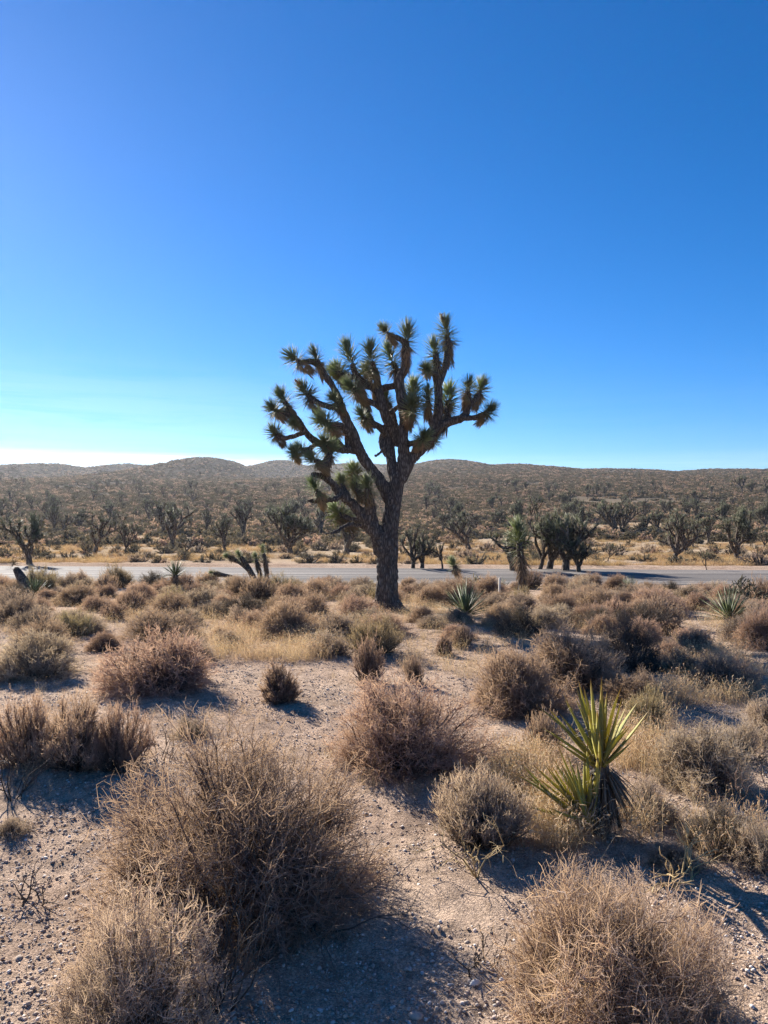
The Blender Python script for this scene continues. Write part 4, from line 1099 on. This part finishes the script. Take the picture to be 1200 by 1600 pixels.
for k in range(NL):
    f = k / (NL - 1); az = PI + ry.normal(0, 1.0); th = R(8) + f * R(60) + ry.normal(0, .06)
    s = ry.uniform(.82, 1.02)
    b = low + Vector((ry.normal(0, .02), ry.normal(0, .02), .02 + .02 * ry.random()))
    leaf_at(yuc, k + 2, b, az, th, s, ry.normal(0, .25))
    d = np.array([math.cos(az) * math.sin(th), math.sin(az) * math.sin(th), math.cos(th)])
    for q in (.25, .4, .55, .75): fib_c.append(np.array(b) + d * .37 * s * q)
a = Acc(); fibres(a, ry, np.array(fib_c), 170, .05)
o = obj('leaf_fibres', a.mesh('leaf_fibres', M['fibre']), yuc); o['kind'] = 'stuff'
a = Acc(); n = 190
azs = ry.uniform(0, 2 * PI, n); s = ry.random(n); th = R(180) - (R(8) + s ** 2 * R(38) + np.abs(ry.normal(0, .12, n)))
d = np.stack([np.cos(azs) * np.sin(th), np.sin(azs) * np.sin(th), np.cos(th)], -1)
p = np.stack([.05 + np.cos(azs) * .04, .015 + np.sin(azs) * .04, head.z - .04 - (1 - s) * .13], -1)
leaf_blade(a, p, d, np.array([0, 0, 1.]), ry.uniform(.12, .25, n), .007, ry.uniform(0, .7, n), ry.uniform(.3, 1, n), ry, .1)
v = a.V[0]; v[:, 2] = np.maximum(v[:, 2], .0)
o = obj('dead_leaf_skirt', a.mesh('yucca_skirt', M['yucca_dead']), yuc); o['kind'] = 'stuff'

def small_yucca(seed, n=70, ln=.5, w=.011, thmax=88, mat='yucca_far'):
    r = np.random.default_rng(seed); acc = Acc()
    f = np.linspace(0, 1, n); az = np.arange(n) * 2.39996 + r.normal(0, .2, n); th = R(5) + f * R(thmax) + r.normal(0, .08, n)
    d = np.stack([np.cos(az) * np.sin(th), np.sin(az) * np.sin(th), np.cos(th)], -1)
    leaf_blade(acc, d * .02, d, np.array([0, 0, 1.]), ln * r.uniform(.75, 1.05, n), w, np.zeros(n) + .1, r.uniform(.5, 1, n), r, .05)
    return acc.mesh('yucca_rosette', M[mat])
SY = [small_yucca(200), small_yucca(201, 60, .5, .012, 70), small_yucca(202, 90, .5, .010, 95)]
dead_sk = skirt(410, .25, 130, .34, .010, .07).mesh('yucca_dead_skirt', M['dead_leaf'])
def put_yucca(label, u, v, rpx, trunk_px, k, rz, tilt=(0, 0), sk=True):
    """rpx: leaf length in photo pixels; trunk_px: height of the rosette centre over the ground"""
    p = pix(u, v); m = p.y / FPX; e = empty('yucca', p, rz); hz = trunk_px * m; s = rpx * m / .5
    o = obj('leaf_rosette', SY[k], e, (tilt[0] * hz, tilt[1] * hz, hz), (0, tilt[0] * .6, 0), s); o['kind'] = 'stuff'
    if trunk_px > 4:
        a = Acc(); solid_tube(a, np.array([[0, 0, -.1], [tilt[0] * hz * .5, 0, hz * .5], [tilt[0] * hz, tilt[1] * hz, hz]]), np.array([.09, .075, .06]), 9)
        obj('trunk', a.mesh('yucca_trunk', M['bark_far'], True), e)
        if sk:
            q = obj('dead_leaf_skirt', dead_sk, e, (tilt[0] * hz, tilt[1] * hz, hz), None, s * .8); q['kind'] = 'stuff'
    return tag(e, label, 'yucca')
put_yucca('spiky yucca on a short trunk before the road, left of the fallen limbs', 274, 930, 33, 30, 0, .4)
put_yucca('spreading yucca at the left edge beside a leaning dead stump', 54, 938, 36, 6, 1, 1.4)
put_yucca('bushy grey green yucca low on the ground right of the big trunk', 728, 964, 58, 4, 2, 2.4)
put_yucca('wide yucca on the right in front of the dark branching cholla', 1140, 974, 60, 6, 0, 3.4)
put_yucca('low yucca half hidden behind shrubs left of the young joshua tree', 786, 925, 22, 3, 2, .9)
put_yucca('low pale yucca at the road edge right of the young joshua tree', 985, 925, 26, 3, 1, 1.9)
# leaning dead stump at the left edge
def stump(name, label, cat, pts, rads, mat='bark_far'):
    ps = [pix(*pts[0])]; d0 = ps[0].y; m = d0 / FPX
    P = np.array([[(u - pts[0][0]) * m, dd, (pts[0][1] - v) * m - (.08 if i == 0 else 0)] for i, ((u, v), dd) in enumerate(zip(pts, np.linspace(0, .15, len(pts))))])
    a = Acc(); Pr, rr2 = round_path(P, np.array(rads) * m); solid_tube(a, Pr, rr2, 9)
    o = obj(name, a.mesh(name, M[mat], True), None, ps[0]); return tag(o, label, cat)
o = stump('dead_stump', 'leaning dead joshua stump at the left edge in front of the road', 'stump', [(44, 936), (38, 915), (28, 900), (20, 890)], [9, 8, 7, 5])
a = Acc(); r = np.random.default_rng(9)
az = r.uniform(0, 6.28, 40); th = r.uniform(.2, 2.4, 40); d = np.stack([np.cos(az) * np.sin(th), np.sin(az) * np.sin(th), np.cos(th)], -1)
leaf_blade(a, np.zeros((40, 3)) + [-.38, .15, .74], d, np.array([0, 0, 1.]), r.uniform(.1, .22, 40), .008, r.uniform(0, .5, 40), r.uniform(.3, 1, 40), r)
q = obj('dead_leaves', a.mesh('stump_leaves', M['dead_leaf']), o); q['kind'] = 'stuff'

# ------------------------------------------------------------------ young joshua trees and fallen limbs before the road
def young_joshua(label, stems, name='young_joshua_tree', cat='joshua tree'):
    """stems: (list of photo points from the foot up, radii px, rosette length px, rosette axis px, depth end)"""
    p0 = pix(*stems[0][0][0]); d0 = p0.y; m = d0 / FPX; e = empty(name, p0); u0, v0 = stems[0][0][0]
    w = Acc(); rs = []
    for pts, rad, ros, ax, dd in stems:
        P = np.array([[(u - u0) * m, dd * i / max(len(pts) - 1, 1), (v0 - v) * m - (.08 if i == 0 and v >= v0 - 2 else 0)] for i, (u, v) in enumerate(pts)])
        Pr, r2 = round_path(P, np.array(rad) * m); solid_tube(w, Pr, r2, 10)
        if ros: rs.append((P[-1], unit(P[-1] - P[-2]), ros * m, ax * m))
    obj('trunk', w.mesh('young_trunk', M['bark_far'], True), e)
    for i, (p, d, rl, ax) in enumerate(rs):
        me = rosette(500 + i + int(u0), ax, rl * 1.25, 240, rl * .034).mesh('leaf_rosette', M['leaf'])
        o = obj('leaf_rosette', me, e, Vector(p - d * ax * .5)); o.rotation_mode = 'QUATERNION'; o.rotation_quaternion = quat_z(d); o['kind'] = 'stuff'
        sk_ = skirt(600 + i + int(u0), ax * 1.3, 330, rl * .9, rl * .032, .065).mesh('dead_leaf_skirt', M['dead_leaf'])
        k = obj('dead_leaf_skirt', sk_, o); k['kind'] = 'stuff'
    return tag(e, label, cat)
young_joshua('single stemmed young joshua tree with a shaggy straw skirt before the road', [([(815, 940), (816, 905), (815, 880), (812, 850)], [6.5, 6.5, 6, 5], 24, 40, .05)])
young_joshua('short leaning joshua stem with a small tuft near the road, right of the trunk', [([(719, 922), (716, 900), (710, 885)], [5, 4.5, 4], 12, 9, 0)])
young_joshua('fallen joshua limbs with three tufted arms rising before the road', [
    ([(408, 921), (398, 908), (388, 889), (376, 872)], [5, 4.8, 4.4, 3.6], 8, 13, .1),
    ([(400, 914), (382, 908), (362, 900), (340, 894)], [4.5, 4, 3.6, 3], 6, 5, -.4),
    ([(411, 921), (404, 897), (397, 876)], [3.8, 3.4, 3], 7.5, 14, .35),
    ([(417, 921), (417, 893), (413, 866)], [3.6, 3.4, 3], 7.5, 18, -.1),
    ([(388, 890), (372, 880), (352, 872)], [3.6, 3.2, 2.6], 8, 8, .5)], 'fallen_joshua_limb', 'joshua tree')

# ------------------------------------------------------------------ chollas, dead stalks and other small plants
def branchy(seed, H, n0, lv, rad, spread, upw, mat, name, kids=(2, 3), sides=5, ratio=.68, taper=.8):
    r = np.random.default_rng(seed); acc = Acc()
    def seg(p, d, ln, rd, level):
        P = [p]; dd = d
        for k in range(3): dd = unit(dd + r.normal(0, .16, 3) + np.array([0, 0, upw])); P.append(P[-1] + dd * ln / 3)
        P = np.array(P); P[:, 2] = np.maximum(P[:, 2], -.06)
        solid_tube(acc, P, np.linspace(rd, rd * taper, 4), sides, (level / (lv + 1), (level + 1) / (lv + 1)), r)
        if level < lv:
            for c in range(r.integers(kids[0], kids[1] + 1)):
                q = P[-1] if c == 0 else P[r.integers(1, 4)]
                s = perp(dd[None], r)[0]; a = spread * r.uniform(.6, 1.3)
                seg(q, unit(dd * math.cos(a) + s * math.sin(a)), ln * ratio * r.uniform(.75, 1.2), rd * taper, level + 1)
    for k in range(n0):
        az = k * 2 * PI / n0 + r.normal(0, .4); th = r.uniform(.15, .9) if n0 > 1 else .1
        seg(np.array([r.normal(0, .02), r.normal(0, .02), -.05]), np.array([math.cos(az) * math.sin(th), math.sin(az) * math.sin(th), math.cos(th)]), H * .42, rad, 0)
    return acc.mesh(name, M[mat], True)
def put(name, me, u, v, label, cat, rz=0., s=1.0, group=None):
    return tag(obj(name, me, None, pix(u, v), (0, 0, rz), s), label, cat, group)
put('cholla', branchy(1, .62, 10, 3, .016, .75, .05, 'cholla', 'cholla'), 1158, 948, 'dark tangled branching cholla at the right edge before the road', 'cactus')
put('cholla', branchy(2, .55, 6, 3, .020, .7, .05, 'cholla_pale', 'cholla'), 738, 928, 'pale yellowish cholla beside the road right of the big trunk', 'cactus', 1.)
put('cholla', branchy(3, .30, 3, 2, .016, .6, .1, 'cholla_pale', 'cholla'), 131, 992, 'tiny pale cholla at the edge of the sand patch on the left', 'cactus', 1.)
put('cholla', branchy(4, .34, 2, 2, .016, .6, .15, 'cholla_pale', 'cholla'), 217, 982, 'tiny pale cholla above the broad rounded shrub on the left', 'cactus', 2.)
put('dead_stalk', branchy(5, .55, 3, 2, .012, .9, -.22, 'stalk', 'dead_stalk'), 858, 930, 'arched pale dead stalks right of the young joshua tree', 'plant', .6)
put('dead_stalk', branchy(6, .36, 2, 4, .0046, .95, .0, 'stalk', 'dead_stalk', (2, 3), 5, .74, .72), 757, 1372, 'tall yellow forking stalk in front of the upright grey shrub', 'plant', .4)
put('dead_stalk', branchy(7, .30, 4, 3, .0048, .7, .06, 'stalk', 'dead_stalk', (2, 3), 5, .76, .76), 1066, 1386, 'yellow forking stalk standing in the shade at lower right', 'plant', 1.2)
put('dead_stalk', branchy(8, .38, 1, 3, .0026, .7, .05, 'stalk', 'dead_stalk', (2, 2), 4, .7, .7), 343, 1150, 'thin pale stalk in the shadow of the broad rounded shrub', 'plant', 2.2)
put('dead_stalk', branchy(9, .22, 4, 2, .0028, .5, .1, 'stalk', 'dead_stalk', (2, 2), 4, .7, .7), 300, 1612, 'yellow stalks at the bottom edge beside the straw brown shrub', 'plant', .2)
put('seedling_shrub', branchy(10, .20, 7, 2, .0030, .45, .18, 'twig_dark', 'seedling_shrub', (1, 2), 4, .7, .75), 743, 1512, 'small dark upright bare seedling in the sunlit gravel', 'plant', .8)
put('dead_twig', branchy(21, .20, 5, 3, .0048, .7, .06, 'twig_dark', 'dead_twig', (1, 3), 5, .7, .62), 48, 1412, 'dark dead twig stump on gravel at the left edge', 'plant', .8)
put('dead_twig', branchy(12, .42, 5, 3, .004, .6, .04, 'twig_dark', 'dead_twig', (1, 3), 5, .72, .7), 20, 1250, 'dead grey branches lying at the left edge under the trio of shrubs', 'plant', 1.8)
put('bare_twigs', branchy(13, .34, 8, 3, .0032, .5, .08, 'twig_grey', 'bare_twigs', (1, 3), 4, .7, .7), 255, 1190, 'bare pale twigs between the trio of shrubs and the largest shrub', 'plant', .3)
put('bare_twigs', branchy(14, .40, 12, 3, .0036, .4, .06, 'twig_dark', 'bare_twigs', (1, 3), 4, .72, .7), 345, 1570, 'bare twigs coloured dark for the twig shadows right of the straw brown shrub', 'plant', .3)  # dark twig colour stands in for the twig shadows at this spot
put('bare_twigs', branchy(15, .45, 14, 3, .0042, .45, .0, 'twig_dark', 'bare_twigs', (1, 3), 4, .72, .7), 470, 1440, 'dark bare lower branches fanning out right of the largest shrub', 'plant', 1.3)
put('bare_twigs', branchy(16, .34, 7, 3, .0032, .5, .05, 'twig_grey', 'bare_twigs', (1, 3), 4, .72, .7), 1175, 1270, 'bare twigs at the right edge in front of the open twiggy shrub', 'plant', .9)
# slim post by the road
p = pix(780, 940); a = Acc(); solid_tube(a, np.array([[0, 0, -.15], [0.003, 0, .2], [.01, 0, .46]]), np.array([.02, .02, .019]), 4)
tag(obj('marker_post', a.mesh('marker_post', M['post']), None, p), 'short slim pale post among shrubs left of the young joshua tree', 'post')

# ------------------------------------------------------------------ stones and gravel
def stone(seed, s):
    r = np.random.default_rng(seed); n = 5; acc = Acc()
    th = np.linspace(0, PI, 7); ph = np.linspace(0, 2 * PI, 11)[:-1]
    T, Pn = np.meshgrid(th, ph, indexing='ij'); d = np.stack([np.sin(T) * np.cos(Pn), np.sin(T) * np.sin(Pn), np.cos(T)], -1).reshape(-1, 3)
    f = 1 + .5 * (vn3(d[:, 0] * 1.6 + seed * 3.1, d[:, 1] * 1.6, d[:, 2] * 1.6, seed) - .5) + .25 * (vn3(d[:, 0] * 4, d[:, 1] * 4, d[:, 2] * 4, seed + 3) - .5)
    f[:10] = f[0]; f[-10:] = f[-10]
    V = d * f[:, None] * np.array([1, .75, .55]) * s
    idx = np.arange(70).reshape(7, 10); nx = np.roll(idx, -1, 1)
    acc.add(V, Q=np.stack([idx[:-1], idx[1:], nx[1:], nx[:-1]], -1).reshape(-1, 4), tint=r.uniform(.3, 1)); return acc
for (u, v, s, lab, mt) in [(742, 1538, .018, 'angular white stone on shaded soil at the bottom, right of centre', 'white_stone'),
                           (785, 1534, .013, 'small pale stone beside the angular white stone', 'white_stone'),
                           (650, 1590, .022, 'brown stone half sunk in the shade at the bottom', 'pebble'),
                           (268, 1392, .016, 'reddish stone on sunlit gravel left of the largest shrub', 'pebble'),
                           (30, 1500, .017, 'flat pale stone on gravel near the left edge', 'pebble')]:
    p = pix(u, v); tag(obj('stone', stone(int(u), s).mesh('stone', M[mt]), None, p + Vector((0, 0, s * .2)), (0, 0, u)), lab, 'stone')
# gravel: tens of thousands of small pebbles
ico = np.array([(0, 0, 1), (.894, 0, .447), (.276, .851, .447), (-.724, .526, .447), (-.724, -.526, .447), (.276, -.851, .447),
                (.724, .526, -.447), (-.276, .851, -.447), (-.894, 0, -.447), (-.276, -.851, -.447), (.724, -.526, -.447), (0, 0, -1)])
icf = np.array([(0,1,2),(0,2,3),(0,3,4),(0,4,5),(0,5,1),(1,6,2),(2,7,3),(3,8,4),(4,9,5),(5,10,1),(1,10,6),(2,6,7),(3,7,8),(4,8,9),(5,9,10),(6,11,7),(7,11,8),(8,11,9),(9,11,10),(10,11,6)])
r9 = np.random.default_rng(99); n = 170000
y = 1.6 + 10 * r9.random(n) ** 1.7; x = (r9.random(n) * 2 - 1) * (.60 * y + .5)
keep = vn2(x / .5, y / .5, 93) * .55 + vn2(x / .13, y / .13, 94) * .45 > r9.uniform(.2, .6, n)
x, y = x[keep], y[keep]; n = len(x)
sz = .0018 + .0080 * r9.random(n) ** 5.5 + .0004 * y
peb = []
for k in range(14):
    rp = np.random.default_rng(700 + k)
    v = ico * (1 + rp.normal(0, .17, (12, 1))) * np.array([1, rp.uniform(.6, 1), rp.uniform(.4, .75)])
    a = Acc(); a.add(v, T=icf, tint=[.05, .15, .25, .3, .35, .4, .45, .5, .55, .6, .7, .8, .95, 1.0][k]); peb.append(a.mesh('pebble_%d' % k, M['pebble']))
scatter('gravel', 'loose fine gravel strewn over the near ground', 'gravel', np.stack([x, y, ground(x, y) + sz * .2], -1), np.stack([sz, sz, sz], -1),
        np.stack([r9.normal(0, .3, n), r9.normal(0, .3, n), r9.uniform(0, 6.28, n)], -1), peb, r9.integers(0, 14, n))
# plant litter: broken twigs lying under and around the shrubs
n = 15000; st_ = np.array(SHRUB_SITES); st_ = st_[st_[:, 1] < 9]; i = r9.integers(0, len(st_), n); an = r9.uniform(0, 6.28, n); rr0 = st_[i, 2] * np.abs(r9.normal(0, .75, n))
x = st_[i, 0] + np.cos(an) * rr0; y = st_[i, 1] + np.sin(an) * rr0; k = y > 1.2; x, y = x[k], y[k]; n = len(x)
th = r9.uniform(0, 6.28, n); ln = r9.uniform(.01, .06, n); t = np.array([-.5, 0, .5])
P = np.stack([x[:, None] + np.cos(th)[:, None] * ln[:, None] * t + r9.normal(0, .003, (n, 3)), y[:, None] + np.sin(th)[:, None] * ln[:, None] * t, np.zeros((n, 3))], -1)
P[..., 2] = ground(P[..., 0].ravel(), P[..., 1].ravel()).reshape(n, 3) + r9.uniform(.002, .010, (n, 1))
a = Acc(); tubes(a, P, np.full((n, 3), .0012) * r9.uniform(.6, 1.4, n)[:, None], 3, r9.uniform(0, 1, n), r9)
o = obj('plant_litter', a.mesh('plant_litter', M['twig_grey'])); tag(o, 'broken dry twigs littering the soil under shrubs', 'litter', kind='stuff')

# ------------------------------------------------------------------ the air: thin haze round the whole scene
hx, hy0, hy1, h0, h1 = 6200.0, -6200.0, 6200.0, -14.0, 62.0
V = np.array([(-hx, hy0, h0), (hx, hy0, h0), (hx, hy1, h0), (-hx, hy1, h0), (-hx, hy0, h1), (hx, hy0, h1), (hx, hy1, h1), (-hx, hy1, h1)])
hm, nt, out = new_mat('haze_air'); pv = nt.nodes.new('ShaderNodeVolumePrincipled')
pv.inputs['Color'].default_value = (.86, .92, 1.0, 1); pv.inputs['Density'].default_value = 0.00014; pv.inputs['Anisotropy'].default_value = 0.45
nt.links.new(pv.outputs[0], out.inputs['Volume'])
o = obj('haze', mesh_np('haze', V, [np.array([(3, 2, 1, 0), (4, 5, 6, 7), (0, 1, 5, 4), (1, 2, 6, 5), (2, 3, 7, 6), (3, 0, 4, 7)])], hm))
tag(o, 'thin bluish haze in the air over the desert', 'haze', kind='stuff')
